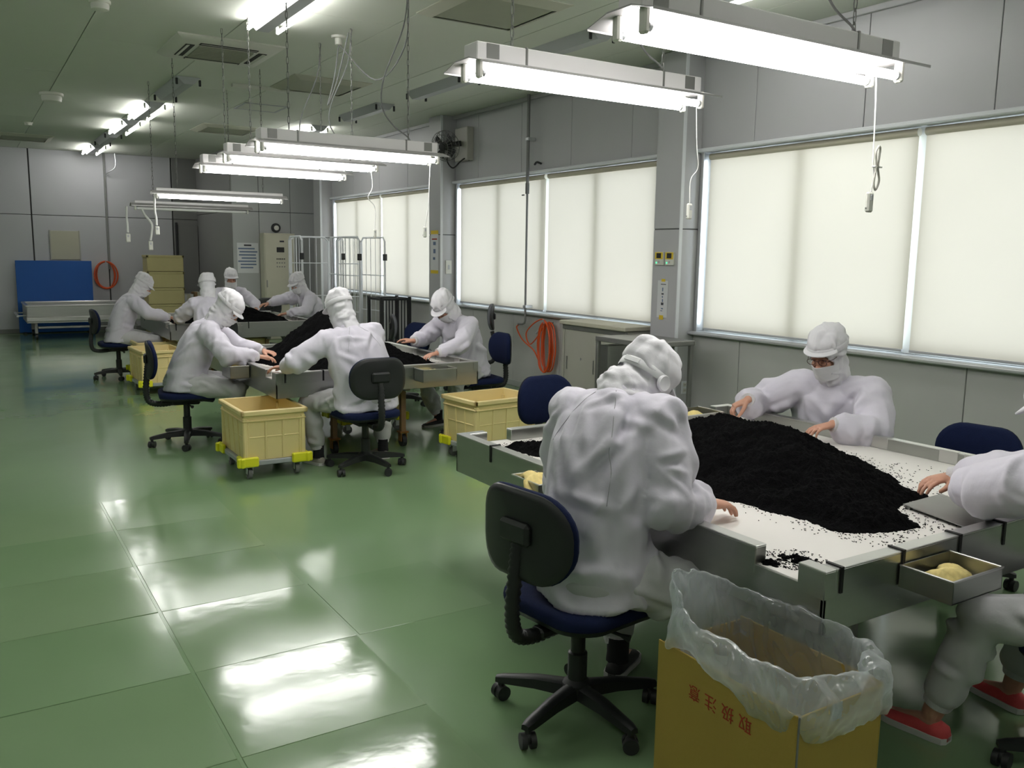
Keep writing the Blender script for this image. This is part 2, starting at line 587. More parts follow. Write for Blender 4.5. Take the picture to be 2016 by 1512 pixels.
# ceiling boards with open joints
ce = struct(MB().bb((LX, FY, H + 0.02), (WX + 0.3, BY + 0.3, H + 0.15)).build('ceiling', M['joint']))
_w = 1.035
_bd = {}
xs = [1.0 + _w * k for k in range(-6, 6)]
for i, x0 in enumerate(xs):
    x1 = min(x0 + _w, WX)
    if x1 - x0 < 0.05:
        continue
    y = FY + (0.0 if i % 2 else 1.9)
    ys = [FY]
    while y < BY:
        if y > FY: ys.append(y)
        y += 3.75
    ys.append(BY + 0.1)
    for a, b in zip(ys[:-1], ys[1:]):
        MB().bb((x0 + 0.003, a + 0.002, H), (x1 - 0.003, b - 0.002, H + 0.022), 0, 0.002).build('ceiling_board', M['ceiling'], ce)

# window wall
WINS = [(1.66, 5.88), (6.43, 10.50), (11.06, 15.12), (-2.95, 1.17)]  # the last window is unseen, added to bring daylight to the near side
wr = MB()
wr.bb((WX + 0.02, FY, -0.1), (WX + 0.16, BY + 0.3, SILL - 0.02))
wr.bb((WX + 0.02, FY, HEAD + 0.02), (WX + 0.16, BY + 0.3, H + 0.1))
for a, b in ((FY, -2.95), (1.17, 1.66), (5.88, 6.43), (10.50, 11.06), (15.12, BY + 0.3)):
    wr.bb((WX + 0.02, a, SILL - 0.02), (WX + 0.16, b, HEAD + 0.02))
wr = struct(wr.build('wall_right', M['joint']))
def wall_panel(y0, y1, z0, z1, m):
    MB().bb((WX, y0 + 0.003, z0), (WX + 0.022, y1 - 0.003, z1), 0, 0.003).build('wall_panel', m, wr)
yj = [FY, -2.9, -1.9, -0.9, 0.1, 1.13, 2.2, 3.25, 4.22, 5.27, 5.89, 6.42, 6.86, 7.88, 8.88, 9.90, 10.50, 11.06, 12.0, 13.05, 14.1, 15.12, 16.0]
for a, b in zip(yj[:-1], yj[1:]):
    wall_panel(a, b, HEAD + 0.012, H, M['wall'])
yj = [FY, -2.9, -1.9, -0.9, 0.1, 1.13, 2.2, 3.27, 4.29, 5.31, 5.89, 6.42, 7.0, 8.01, 9.0, 10.0, 10.50, 11.06, 12.0, 13.0, 14.0, 15.12, 16.0]
for a, b in zip(yj[:-1], yj[1:]):
    wall_panel(a, b, 0.0, SILL - 0.012, M['wall_low'])
for a, b in ((FY, -2.95), (1.17, 1.66), (15.12, 16.0)):
    wall_panel(a, b, SILL - 0.006, HEAD + 0.006, M['wall'])

def trim(name, mb, m):
    return struct(mb.build(name, m))

# columns standing proud of the wall
def column(n, y0, y1, dep=0.22):
    t = MB()
    for z0, z1 in ((0.0, 1.848), (1.856, H - 0.002)):
        t.bb((WX - dep, y0, z0), (WX + 0.005, y1, z1), 0, 0.006)
    t.bb((WX - dep + 0.008, y0 + 0.008, 1.84), (WX, y1 - 0.008, 1.86), 1)
    o = trim('trim_%d' % n, t, [M['wall'], M['joint']])
    c = MB()
    c.bb((WX - dep - 0.006, y0 - 0.006, 0.0), (WX - dep + 0.03, y0 + 0.004, H - 0.003), 0, 0.002)
    c.build('corner_strip', M['white_frame'], o)
column(1, 5.885, 6.235)
column(2, 10.515, 10.86)
column(3, 15.15, 15.5)
# ledge where wall meets ceiling
trim('trim_4', MB().bb((WX - 0.035, FY, H - 0.045), (WX, 16.0, H), 0, 0.004), M['wall'])
trim('baseboard_right', MB().bb((WX - 0.012, FY, 0), (WX, 16.0, 0.07), 0, 0.003), M['back_mid'])

# windows: frame, stiles, panes, and the roller blinds in front of them
def window(n, y0, y1):
    f = MB()
    f.bb((WX - 0.03, y0, HEAD - 0.005), (WX + 0.14, y1, HEAD + 0.035), 0, 0.004)
    f.bb((WX - 0.045, y0, SILL - 0.035), (WX + 0.14, y1, SILL), 0, 0.004)
    f.bb((WX - 0.008, y0, SILL), (WX + 0.14, y0 + 0.04, HEAD), 0, 0.004)
    f.bb((WX - 0.008, y1 - 0.04, SILL), (WX + 0.14, y1, HEAD), 0, 0.004)
    w = struct(f.build('window_%d' % n, M['alu']))
    q = (y1 - y0 - 0.08) / 4
    s = MB()
    for k in range(5):
        y = y0 + 0.04 + q * k
        wd = 0.055 if k % 2 == 0 else 0.045
        s.bb((WX + 0.085, y - wd, SILL), (WX + 0.135, y + wd, HEAD), 0, 0.004)
    s.bb((WX + 0.09, y0 + 0.04, SILL), (WX + 0.13, y1 - 0.04, SILL + 0.06), 0, 0.004)
    s.bb((WX + 0.09, y0 + 0.04, HEAD - 0.06), (WX + 0.13, y1 - 0.04, HEAD), 0, 0.004)
    s.build('sash', M['white_frame'], w)
    for k in range(4):
        ya, yb_ = y0 + 0.04 + q * k + 0.045, y0 + 0.04 + q * (k + 1) - 0.045
        MB().bb((WX + 0.106, ya, SILL + 0.05), (WX + 0.112, yb_, HEAD - 0.05)).build('pane', M['glass'], w)
    # header rail and sill board lie in front of the frame
    MB().bb((WX - 0.05, y0 - 0.02, HEAD + 0.0), (WX - 0.0, y1 + 0.02, HEAD + 0.032), 0, 0.006).build('header_rail', M['white_frame'], w)
    MB().bb((WX - 0.075, y0 - 0.01, SILL - 0.03), (WX - 0.0, y1 + 0.01, SILL - 0.006), 0, 0.006).build('sill_board', M['alu'], w)
    return w
BL = 0
BN = {1: ('nearest window', ('wide white roller blind at the frame edge of the nearest window', 'white roller blind beside the grey column with two controllers, on the nearest window')),
      2: ('middle window', ('white roller blind behind the orange hose pipe, second window, next to the controller column', 'white roller blind below the wall fan, far half of the second window')),
      4: ('', ('white roller blind of the added window behind the camera, far half', 'white roller blind of the added window behind the camera, near the first pier')),
      3: ('far window', ('white roller blind of the farthest window, half nearer the fan column', 'white roller blind behind the roll cages, end of the farthest window'))}
for n, (y0, y1) in enumerate(WINS, 1):
    window(n, y0, y1)
    ym = {1: 3.755, 2: 8.37, 3: 13.03, 4: -0.89}[n]
    for k, (a, b) in enumerate(((y0 + 0.05, ym - 0.028), (ym + 0.028, y1 - 0.085))):
        bl = thing('roller_blind', BN[n][1][k], 'blind', (WX + 0.035, (a + b) / 2, HEAD - 0.01), 0, 'roller blinds on the window wall')
        hw = (b - a) / 2
        c = MB()
        zs = -(HEAD - 0.01 - SILL - 0.035)
        nx = 24
        front, back = [], []
        for i in range(nx + 1):
            u = -hw + 2 * hw * i / nx
            front.append(u)
        for i in range(nx):
            for z0, z1, w0, w1 in ((-0.03, zs * 0.5, 0.0, 0.5), (zs * 0.5, zs, 0.5, 1.0)):
                f = lambda u, w: 0.004 * math.sin(u * 5.2 + n) * w
                u0, u1 = front[i], front[i + 1]
                c.add([(f(u0, w0), u0, z0), (f(u1, w0), u1, z0), (f(u1, w1), u1, z1), (f(u0, w1), u0, z1)], [(0, 1, 2, 3)])
        cm = c.mesh('fabric', M['blind'], fix=False)
        bm = bmesh.new(); bm.from_mesh(cm); bmesh.ops.remove_doubles(bm, verts=bm.verts, dist=1e-5); bm.to_mesh(cm); bm.free()
        co = bpy.data.objects.new('fabric', cm); COL.objects.link(co); co.parent = bl
        MB().cyl((0, -hw, -0.03), (0, hw, -0.03), 0.028, n=16).build('roll', M['blind_roll'], bl)
        MB().bb((-0.008, -hw, zs - 0.018), (0.008, hw, zs), 0, 0.003).build('bottom_bar', M['fix_grey'], bl)

# back wall: panels, a darker bay and a nearer block by the window corner
wb = struct(MB().bb((LX, BY + 0.02, -0.1), (WX + 0.3, BY + 0.2, H + 0.1)).build('wall_back', M['joint']))
bx = [LX, -3.7, -2.5, -1.29, -0.05, 1.16, 2.44, 3.66, 4.3]
for a, b in zip(bx[:-1], bx[1:]):
    m_ = M['back_grey'] if b < 3.7 else M['back_dark']
    MB().bb((a + 0.012, BY, 0), (b - 0.012, BY + 0.022, 2.2), 0, 0.004).build('wall_panel', m_, wb)
    MB().bb((a + 0.012, BY, 2.21), (b - 0.012, BY + 0.022, H), 0, 0.004).build('wall_panel', m_, wb)
MB().bb((2.42, BY - 0.03, 1.2), (2.46, BY, H), 0, 0.004).build('conduit', M['back_dark'], wb)
MB().tube(smooth_path([(2.44, BY - 0.02, 3.0), (2.5, BY - 0.10, 3.05), (2.62, BY - 0.16, 3.16), (2.62, BY - 0.16, H)]), 0.012).build('conduit', M['alu'], wb)
trim('baseboard_back', MB().bb((LX, BY - 0.012, 0), (4.2, BY, 0.08), 0, 0.003), M['back_dark'])
# nearer block: front face at y = 16, left face at x = 4.14
B2 = 16.0
blk = MB().bb((4.17, B2 + 0.02, 0), (WX + 0.1, BY + 0.1, H))
blk = struct(blk.build('wall_block', M['joint']))
for a, b in ((4.14, 4.62), (4.62, 5.2), (5.2, WX)):
    MB().bb((a + 0.004, B2, 0), (b - 0.004, B2 + 0.022, 2.3), 0, 0.004).build('wall_panel', M['back_mid'], blk)
    MB().bb((a + 0.004, B2, 2.308), (b - 0.004, B2 + 0.022, H), 0, 0.004).build('wall_panel', M['back_mid'], blk)
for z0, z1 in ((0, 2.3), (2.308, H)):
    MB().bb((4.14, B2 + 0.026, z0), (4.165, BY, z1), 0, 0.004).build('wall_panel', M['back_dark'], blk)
# dark door in the bay
dr = struct(MB().bb((3.74, BY - 0.045, 0), (4.13, BY - 0.001, 2.1), 0, 0.006).build('door_1', M['back_dark']))
MB().bb((3.70, BY - 0.06, 0), (3.735, BY - 0.001, 2.14), 0, 0.004).build('door_frame', M['dark'], dr)
MB().cyl((3.80, BY - 0.06, 1.0), (3.80, BY - 0.045, 1.0), 0.02).build('door_handle', M['alu'], dr)

wl = struct(MB().bb((LX - 0.15, FY, -0.1), (LX, BY + 0.2, H + 0.1)).build('wall_left', M['back_grey']))
wf = struct(MB().bb((LX, FY - 0.15, -0.1), (WX + 0.3, FY, H + 0.1)).build('wall_front', M['back_grey']))

# ------------------------------------------------------------ ceiling lights
def ceiling_light(loc, lit, label, group):
    t = thing('ceiling_light', label, 'ceiling light', loc, 0, group)
    L = 0.625
    b = MB()
    b.prism([(-0.125, 0), (0.125, 0), (0.05, -0.075), (-0.05, -0.075)], 'y', -L, L)
    b.build('body', M['fix_grey'], t)
    for sx in (-1, 1):
        for sy in (-1, 1):
            MB().bb((sx * 0.118 - 0.012, sy * 0.612 - 0.01, -0.085), (sx * 0.118 + 0.012, sy * 0.612 + 0.01, -0.02), 0, 0.004).build('socket', M['off_white'] if lit else M['dark'], t)
        if lit:
            MB().cyl((sx * 0.118, -0.60, -0.068), (sx * 0.118, 0.60, -0.068), 0.0145, n=12).build('tube', M['tube'], t)
    return t
GA, GB = 'ceiling lights in the aisle row', 'ceiling lights in the window row'
ra = 2.16
for y, lit, lb in ((6.62, True, 'lit twin tube ceiling light nearest the camera above the aisle'),
                   (10.55, False, 'tubeless ceiling light just past the air conditioner'),
                   (12.45, True, 'lit twin tube ceiling light after the tubeless one, aisle row'),
                   (14.25, True, 'lit twin tube ceiling light third along the aisle row'),
                   (15.95, False, 'tubeless ceiling light near the back wall'),
                   (17.75, True, 'lit twin tube ceiling light touching the back wall end'),
                   (2.6, True, 'added lit twin tube aisle light above the camera'),  # this and the next are unseen, added to brighten the near side
                   (-1.4, True, 'added lit twin tube aisle light behind the camera')):
    ceiling_light((ra, y, H), lit, lb, GA)
for y, lit, lb in ((0.2, True, 'added lit twin tube window row light behind the camera'), (4.35, True, 'lit twin tube ceiling light behind the nearest hanging lamp'),  # the first of these is unseen, added as fill behind the camera
                   (6.48, False, 'tubeless ceiling light over the second hanging lamp, window row'),
                   (8.68, False, 'tubeless ceiling light beside the chain, window row'),
                   (10.78, False, 'small tubeless ceiling light before the lit far one, window row'),
                   (13.1, True, 'lit twin tube ceiling light far down the window row')):
    ceiling_light((4.52, y, H), lit, lb, GB)

for y, w_ in ((-2.2, 'rearmost'), (0.9, 'second'), (4.0, 'third'), (7.1, 'fourth'), (11.0, 'fifth'), (15.0, 'farthest')):  # unseen extra row, added to lift the ambient light of the room
    ceiling_light((-1.3, y, H), True, w_ + ' lit ceiling light of the added row outside the picture', 'added ceiling lights beside the aisle, out of the picture')
# ------------------------------------------------------------ hanging lamps over the tables
def chain(parent, x, y, z0, z1, small=False):
    b = MB()
    n = max(4, int((z1 - z0) / 0.045))
    dz = (z1 - z0) / n
    for i in range(n):
        z = z0 + dz * (i + 0.5)
        a, l = 0.007, dz * 0.62
        pts = []
        for k in range(8):
            t = 2 * PI * k / 8
            u, w = a * math.cos(t), l * math.sin(t)
            pts.append((x + (u if i % 2 else 0), y + (0 if i % 2 else u), z + w))
        b.tube(pts, 0.0024, 4, closed=True)
    return b.build('chain', M['chain'], parent)

def hanging_lamp(loc, label, rz=0.0, lit=True, ch=((-0.42, 0.0), (0.42, 0.0)), slim=False):
    t = thing('hanging_lamp', label, 'hanging lamp', loc, rz, 'fluorescent lamps hung over the tables')
    L = 0.63
    k = 0.42 if slim else 1.0
    b = MB()
    b.bb((-L + 0.01, -0.055 * k, 0.030), (L - 0.01, 0.055 * k, 0.030 + 0.072 * k), 0, 0.004)
    b.build('ballast_box', M['white_paint'], t)
    s = MB()
    w1, w2 = 0.055 * k, 0.155 * k
    for sg in (-1, 1):
        prof = [(sg * w1, 0.034), (sg * w2, 0.006), (sg * w2, 0.0035), (sg * w1, 0.030)]
        s.prism(prof, 'x', -L - 0.03, L + 0.03)
    s.bb((-L - 0.03, -w1, 0.029), (L + 0.03, w1, 0.034))
    s.build('reflector', M['reflector'], t)
    lips = MB()
    for sg in (-1, 1):
        lips.bb((-L - 0.03, sg * w2 - 0.002, -0.002), (L + 0.03, sg * w2 + 0.002, 0.007))
    lips.build('lip', M['steel_dark'], t)
    if not slim:
        for sx in (-1, 1):
            MB().bb((sx * (L - 0.085) - 0.03, -0.0565, 0.04), (sx * (L - 0.085) + 0.03, 0.0565, 0.098)).build('rating_label', M['chain'], t)
            MB().bb((sx * (L - 0.25) - 0.006, -0.058, 0.03), (sx * (L - 0.25) + 0.006, 0.058, 0.106), 0, 0.002).build('hanger', M['chain'], t)
    ys = (-0.062, 0.062) if not slim else (0.0,)
    for sy in ys:
        for sx in (-1, 1):
            MB().bb((sx * 0.613 - 0.011, sy - 0.017, -0.045), (sx * 0.613 + 0.011, sy + 0.017, 0.032), 0, 0.006).build('socket', M['off_white'], t)
        for sx in (-1, 1):
            MB().cyl((sx * 0.588, sy, -0.022), (sx * 0.603, sy, -0.022), 0.0155, n=12).build('tube_cap', M['alu'], t)
        MB().cyl((-0.589, sy, -0.022), (0.589, sy, -0.022), 0.0162, n=14).build('tube', M['tube_hang'] if lit else M['tube_off'], t)
    if not slim:
        MB().tube(smooth_path([(0.44, 0.03, H - loc[2]), (0.40, 0.03, (H - loc[2]) * 0.75), (0.26, 0.04, (H - loc[2]) * 0.45), (0.24, 0.03, 0.32), (0.32, 0.02, 0.2), (0.41, 0.0, 0.135), (0.44, 0.0, 0.10)]), 0.005, 6).build('feed_cable', M['cable'], t)
    for x, y in ch:
        chain(t, x, y, 0.03 + 0.072 * k, H - loc[2])
    return t
hl = []
hl.append(hanging_lamp((2.36, 2.13, 2.295), 'nearest hanging lamp with two lit tubes, cord and rocker switch below'))
hl.append(hanging_lamp((2.44, 3.24, 2.352), 'second hanging lamp from the camera, over the seaweed heap of the nearest table'))
hl.append(hanging_lamp((2.25, 5.62, 2.262), 'topmost of the three hanging lamps over the second table'))
hl.append(hanging_lamp((2.40, 7.02, 2.318), 'middle one of the three hanging lamps over the second table'))
hl.append(hanging_lamp((2.36, 7.64, 2.283), 'lowest of the three hanging lamps over the second table'))
hl.append(hanging_lamp((2.25, 9.08, 2.13), 'slim lit single tube lamp hung low over the third table', 0, True, slim=True))
hl.append(hanging_lamp((2.27, 10.45, 2.07), 'slim unlit tube lamp hung below the lit slim one', 0, False, slim=True))

def cord_switch(label, pts, r, sw, m_c=None, size=(0.028, 0.016, 0.075)):
    t = thing('pull_switch', label, 'switch', sw, 0, 'hanging cord switches')
    o = Vector(sw)
    MB().tube([p - o for p in smooth_path(pts)], r, 6).build('cord', m_c or M['white_cord'], t)
    MB().box((0, 0, 0), size, 0, 0.006).build('rocker_box', M['off_white'], t)
    MB().box((0, -size[1] / 2 - 0.001, size[2] * 0.22), (size[0] * 0.4, 0.004, size[2] * 0.28), 0, 0.001).build('rocker', M['fix_grey'], t)
    MB().box((-size[0] / 2 - 0.0005, 0, -size[2] * 0.3), (0.002, 0.006, 0.006), 0).build('screw', M['chain'], t)
    return t
# ============================================================ CEILING FITTINGS
def air_conditioner():
    t = thing('air_conditioner', 'white four way ceiling cassette air conditioner with dark louvre slots', 'air conditioner', (2.12, 8.42, H))
    s = 0.46
    b = MB()
    b.loft([[(-s, -s, 0), (s, -s, 0), (s, s, 0), (-s, s, 0)], [(-s, -s, -0.012), (s, -s, -0.012), (s, s, -0.012), (-s, s, -0.012)],
            [(-s + .05, -s + .05, -0.045), (s - .05, -s + .05, -0.045), (s - .05, s - .05, -0.045), (-s + .05, s - .05, -0.045)]])
    b.build('panel', M['off_white'], t)
    g = MB()
    g.bb((-0.24, -0.24, -0.052), (0.24, 0.24, -0.044), 0, 0.004)
    for i in range(15):
        y = -0.22 + i * 0.0314
        g.bb((-0.235, y, -0.058), (0.235, y + 0.012, -0.051))
    g.build('intake_grille', M['vent_in'], t)
    for k in range(4):
        q = MB()
        q.box(rotz(k * PI / 2) @ Vector((0.315, 0, -0.0465)), (0.075, 0.5, 0.006), 0, rot=rotz(k * PI / 2))
        o = q.build('air_slot', M['black'], t)
        MB().box(rotz(k * PI / 2) @ Vector((0.33, 0, -0.051)), (0.03, 0.48, 0.004), 0, 0.001, rot=rotz(k * PI / 2) @ Matrix.Rotation(0.2, 3, 'Y')).build('louvre', M['off_white'], o)
air_conditioner()

def ceiling_vent(x, y, s, label):
    t = thing('ceiling_vent', label, 'vent', (x, y, H), 0, 'square ceiling air vents')
    b = MB()
    for k in range(4):
        rt = rotz(k * PI / 2)
        ring = [(-s, -s, 0.0), (s, -s, 0.0), (s - .09, -s + .09, -0.035), (-s + .09, -s + .09, -0.035)]
        b.add([rt @ Vector(p) for p in ring] + [rt @ (Vector(p) + Vector((0, 0, -0.006))) for p in ring],
              [(0, 1, 2, 3), (7, 6, 5, 4), (0, 4, 5, 1), (1, 5, 6, 2), (2, 6, 7, 3), (3, 7, 4, 0)])
    b.build('frame', M['cream_vent'], t)
    MB().bb((-s + .1, -s + .1, -0.032), (s - .1, s - .1, -0.012), 0, 0.003).build('plate', M['vent_in'], t)
ceiling_vent(3.48, 5.85, 0.43, 'large square ceiling vent above the second hanging lamp')
ceiling_vent(3.46, 9.5, 0.43, 'square ceiling vent beside the chains of the second table lamps')
ceiling_vent(3.5, 13.72, 0.43, 'square ceiling vent between the air conditioner and the back wall')
ceiling_vent(1.0, 16.8, 0.42, 'square ceiling vent over the blue board by the back wall')

def hatch():
    t = thing('access_hatch', 'small square access hatch outlined in the ceiling', 'hatch', (3.36, 11.42, H))
    b = MB()
    for k in range(4):
        b.box(rotz(k * PI / 2) @ Vector((0.262, 0, -0.004)), (0.024, 0.548, 0.012), 0, 0.002, rot=rotz(k * PI / 2))
    b.build('rim', M['fix_grey'], t)
    MB().bb((-0.245, -0.245, -0.004), (0.245, 0.245, 0.0)).build('lid', M['ceiling'], t)
hatch()

def detector(x, y, r, label, h):
    t = thing('smoke_detector', label, 'detector', (x, y, H), 0, 'round ceiling detectors')
    MB().lathe([(r, 0), (r, -h * 0.25), (r * 0.92, -h * 0.3)], 24).build('base', M['off_white'], t)
    MB().lathe([(r * 0.82, -h * 0.28), (r * 0.86, -h * 0.5), (r * 0.8, -h * 0.85), (r * 0.45, -h)], 24).build('head', M['off_white'], t)
detector(1.03, 11.95, 0.13, 'large round ceiling detector on the board joint left of the lamp row', 0.11)
detector(0.99, 7.35, 0.075, 'round ceiling detector nearest the camera', 0.075)
detector(0.96, 14.9, 0.06, 'small flat round detector near the far ceiling vent', 0.045)

def ceiling_pipe():
    t = thing('ceiling_speaker', 'dark grey cylinder hanging from the ceiling near the window wall', 'speaker', (5.22, 3.26, H))
    MB().lathe([(0.05, 0), (0.05, -0.02), (0.062, -0.03), (0.064, -0.22), (0.058, -0.225), (0.05, -0.20)], 24).build('housing', M['steel_dark'], t)
ceiling_pipe()
t = thing('cable_trunking', 'short white cable trunking on the ceiling beside the vent', 'trunking', (2.95, 10.0, H))
MB().bb((-0.32, -0.03, -0.035), (0.32, 0.03, 0), 0, 0.004).build('cover', M['off_white'], t)
MB().bb((0.30, -0.034, -0.039), (0.325, 0.034, 0), 0, 0.003).build('end_cap', M['off_white'], t)

t = thing('ceiling_socket', 'round white ceiling socket with a cable drooping to the lamp chains', 'socket', (2.83, 7.32, H))
MB().lathe([(0.065, 0), (0.06, -0.018), (0.03, -0.02), (0.03, -0.07), (0.02, -0.075)], 20).build('rose', M['off_white'], t)
MB().tube(smooth_path([(0, 0, -0.07), (-0.06, -0.05, -0.35), (-0.16, -0.15, -0.60), (-0.10, -0.22, -0.40), (-0.07, -0.4, -0.06)]), 0.006, 6).build('cable', M['cable'], t)
MB().tube(smooth_path([(0.0, 0, -0.07), (0.12, -0.5, -0.42), (0.05, -1.2, -0.30), (-0.25, -1.9, -0.06)]), 0.006, 6).build('cable', M['cable'], t)

# pull cords at the right hand ends of the lamps
cord_switch('white rocker switch on a bundled cord, hung from the nearest lamp',
            [(2.925, 2.13, 2.29), (2.92, 2.12, 2.2), (2.915, 2.11, 2.05), (2.905, 2.10, 1.97), (2.915, 2.10, 1.91), (2.905, 2.1, 1.85)], 0.0028, (2.90, 2.1, 1.815), size=(0.034, 0.018, 0.075))
bl_ = thing('cord_bundle', 'grey cord looped and tied above the nearest rocker switch', 'cord', (2.915, 2.085, 1.945))
MB().tube(smooth_path([(0.0, 0, 0.075), (-0.018, 0, 0.05), (-0.01, 0, 0.0), (-0.018, 0, -0.06), (-0.005, 0, -0.085), (0.012, 0, -0.05), (0.0, 0, 0.0), (0.006, 0, 0.06), (0.0, 0, 0.075)]), 0.0042, 6).build('loop', M['cabinet'], bl_)
MB().box((0.004, 0.006, 0.0), (0.045, 0.016, 0.006), 0, 0.002).build('tie', M['white_cord'], bl_)
cord_switch('white rocker switch in front of the grey column, on the second lamp cord',
            [(3.085, 3.24, 2.35), (3.10, 3.24, 2.15), (3.115, 3.24, 2.04), (3.08, 3.25, 1.98), (3.07, 3.24, 1.86)], 0.0025, (3.069, 3.24, 1.825), size=(0.032, 0.018, 0.078))
cord_switch('white rocker switch hanging before the far window beside the fan column',
            [(2.84, 5.62, 2.26), (2.83, 5.63, 1.95), (2.81, 5.64, 1.79)], 0.003, (2.807, 5.64, 1.75))
cord_switch('white rocker switch hanging in front of the far blinds over the second table',
            [(2.985, 7.02, 2.31), (2.99, 7.0, 2.15), (2.95, 7.0, 2.06), (3.02, 7.02, 1.98), (3.018, 7.02, 1.80)], 0.003, (3.018, 7.02, 1.76))
cord_switch('lowest hung of the white switch cords over the third table',
            [(1.72, 10.45, 2.06), (1.75, 10.45, 1.98), (1.82, 10.45, 1.88), (1.815, 10.45, 1.78), (1.80, 10.45, 1.70)], 0.012, (1.80, 10.45, 1.64), size=(0.045, 0.03, 0.10))
cord_switch('white switch cord hung from the lit end of the slim lamp',
            [(1.62, 9.08, 2.13), (1.615, 9.08, 1.98), (1.625, 9.08, 1.90), (1.625, 9.08, 1.83)], 0.010, (1.63, 9.08, 1.78), size=(0.04, 0.03, 0.08))
cord_switch('white switch cord hung from the unlit slim lamp, nearest the aisle',
            [(1.57, 10.45, 2.06), (1.565, 10.45, 1.95), (1.57, 10.45, 1.86), (1.57, 10.45, 1.78)], 0.011, (1.57, 10.45, 1.72), size=(0.045, 0.03, 0.09))

# ============================================================ ON THE WINDOW WALL
def wall_fan():
    t = thing('wall_fan', 'grey caged wall fan with box and black flex beside the column', 'fan', (WX, 10.18, 3.0))
    MB().bb((-0.10, -0.16, -0.20), (0.0, 0.17, 0.22), 0, 0.008).build('control_box', M['cabinet'], t)
    MB().cyl((-0.1, 0, 0.02), (-0.2, 0.05, 0.0), 0.035).build('bracket', M['dark'], t)
    d = Vector((-0.86, -0.42, -0.30)).normalized()
    c = Vector((-0.24, 0.06, 0.0))
    MB().cyl(c, c + d * 0.09, 0.07, 0.06, 18).build('motor', M['dark'], t)
    a = d.orthogonal().normalized(); b_ = d.cross(a)
    g = MB()
    for k, (rr, off) in enumerate(((0.19, 0.05), (0.19, 0.12), (0.15, 0.155), (0.09, 0.165))):
        g.tube([c + d * off + (a * math.cos(2 * PI * i / 28) + b_ * math.sin(2 * PI * i / 28)) * rr for i in range(28)], 0.004, 5, closed=True)
    for k in range(20):
        t_ = 2 * PI * k / 20
        u = a * math.cos(t_) + b_ * math.sin(t_)
        g.tube([c + d * 0.02 + u * 0.07, c + d * 0.05 + u * 0.19, c + d * 0.12 + u * 0.19, c + d * 0.165 + u * 0.05], 0.0028, 4)
    g.build('guard', M['chain'], t)
    for k in range(4):
        t_ = 2 * PI * k / 4
        u = a * math.cos(t_) + b_ * math.sin(t_); v = d.cross(u)
        p0 = c + d * 0.10
        bl = MB()
        bl.add([p0 + u * 0.03 - v * 0.02, p0 + u * 0.16 - v * 0.06 + d * 0.015, p0 + u * 0.165 + v * 0.05 - d * 0.02, p0 + u * 0.03 + v * 0.02], [(0, 1, 2, 3), (3, 2, 1, 0)])
        bl.build('blade', M['dark'], t)
    MB().lathe([(0.045, 0.0), (0.045, 0.012), (0.02, 0.02)], 16, X=Matrix.Translation(c + d * 0.165) @ d.to_track_quat('Z', 'Y').to_matrix().to_4x4()).build('hub', M['dark'], t)
    MB().tube(smooth_path([c + Vector((0, 0, -0.05)), (-0.25, 0.10, -0.2), (-0.22, 0.0, -0.30), (-0.14, -0.05, -0.22), (-0.10, -0.1, -0.18), (-0.05, -0.14, -0.2)]), 0.009, 6).build('flex', M['black'], t)
wall_fan()

def air_pipe():
    t = thing('air_pipe', 'thin dark compressed air pipe running down between the two middle blinds', 'pipe', (WX - 0.09, 8.60, 0.80))
    b = MB()
    b.cyl((0, 0, 1.6), (0, 0, H - 0.80), 0.019, n=12)
    b.build('upper_pipe', M['cable'], t)
    MB().tube([(0, 0, 1.6), (0, 0, 0.03), (0, 0.015, 0.0), (0, 0.06, -0.015), (0.0, 0.15, -0.02)], 0.0125, 10).build('lower_pipe', M['cable'], t)
    v = MB()
    v.cyl((0, 0, 1.50), (0, 0, 1.62), 0.024, n=12)
    v.bb((-0.03, 0.02, 1.48), (-0.022, 0.075, 1.495), 0, 0.003)
    v.build('valve', M['rubber'], t)
    for z in (2.1, 0.18):
        MB().bb((-0.02, -0.03, z), (0.085, 0.03, z + 0.035), 0, 0.005).build('clamp', M['alu'], t)
    MB().tube(smooth_path([(0.05, -0.07, 1.83), (0.04, -0.13, 1.85), (0.05, -0.2, 1.83)]), 0.012).build('bracket', M['dark'], t)
air_pipe()

def hose_coil(name, loc, label, loops, rw, rh, axis, tail):
    t = thing(name, label, 'hose', loc, 0, 'orange air hoses hung on walls')
    rng = random.Random(len(label))
    pts = []
    for k in range(loops):
        w = rw * rng.uniform(0.55, 1.0); h = rh * rng.uniform(0.88, 1.0); off = rng.uniform(-0.03, 0.03)
        for i in range(18):
            a = PI / 2 + 2 * PI * i / 18
            u, z = off * (1 if i % 18 else 0) + w * math.cos(a), -rh + (rh - h) * 0 + h * math.sin(a)
            dpt = -0.012 * k / 1.0 + rng.uniform(-0.004, 0.004)
            pts.append((dpt, u, z) if axis == 'y' else (u, dpt, z))
    MB().tube(smooth_path(pts, 3), 0.0085, 6).build('coil', M['orange_hose'], t)
    if tail:
        MB().tube(smooth_path(tail, 6), 0.0085, 6).build('tail', M['orange_hose'], t)
    hk = MB()
    hk.tube([(0.05, 0, -0.02), (-0.08, 0, -0.02), (-0.09, 0, 0.02)] if axis == 'y' else [(0, 0.05, -0.02), (0, -0.08, -0.02), (0, -0.09, 0.02)], 0.008)
    hk.build('hook', M['alu'], t)
    return t
h = hose_coil('air_hose', (WX - 0.055, 8.14, 0.86), 'orange air hose coiled on a hook beside the grey cabinet', 7, 0.13, 0.30, 'y',
              [(-0.03, 0.02, -0.02), (-0.03, 0.12, 0.01), (-0.03, 0.30, -0.06), (-0.03, 0.44, -0.18), (-0.03, 0.36, -0.30), (-0.03, 0.2, -0.2), (-0.03, 0.06, -0.05)])
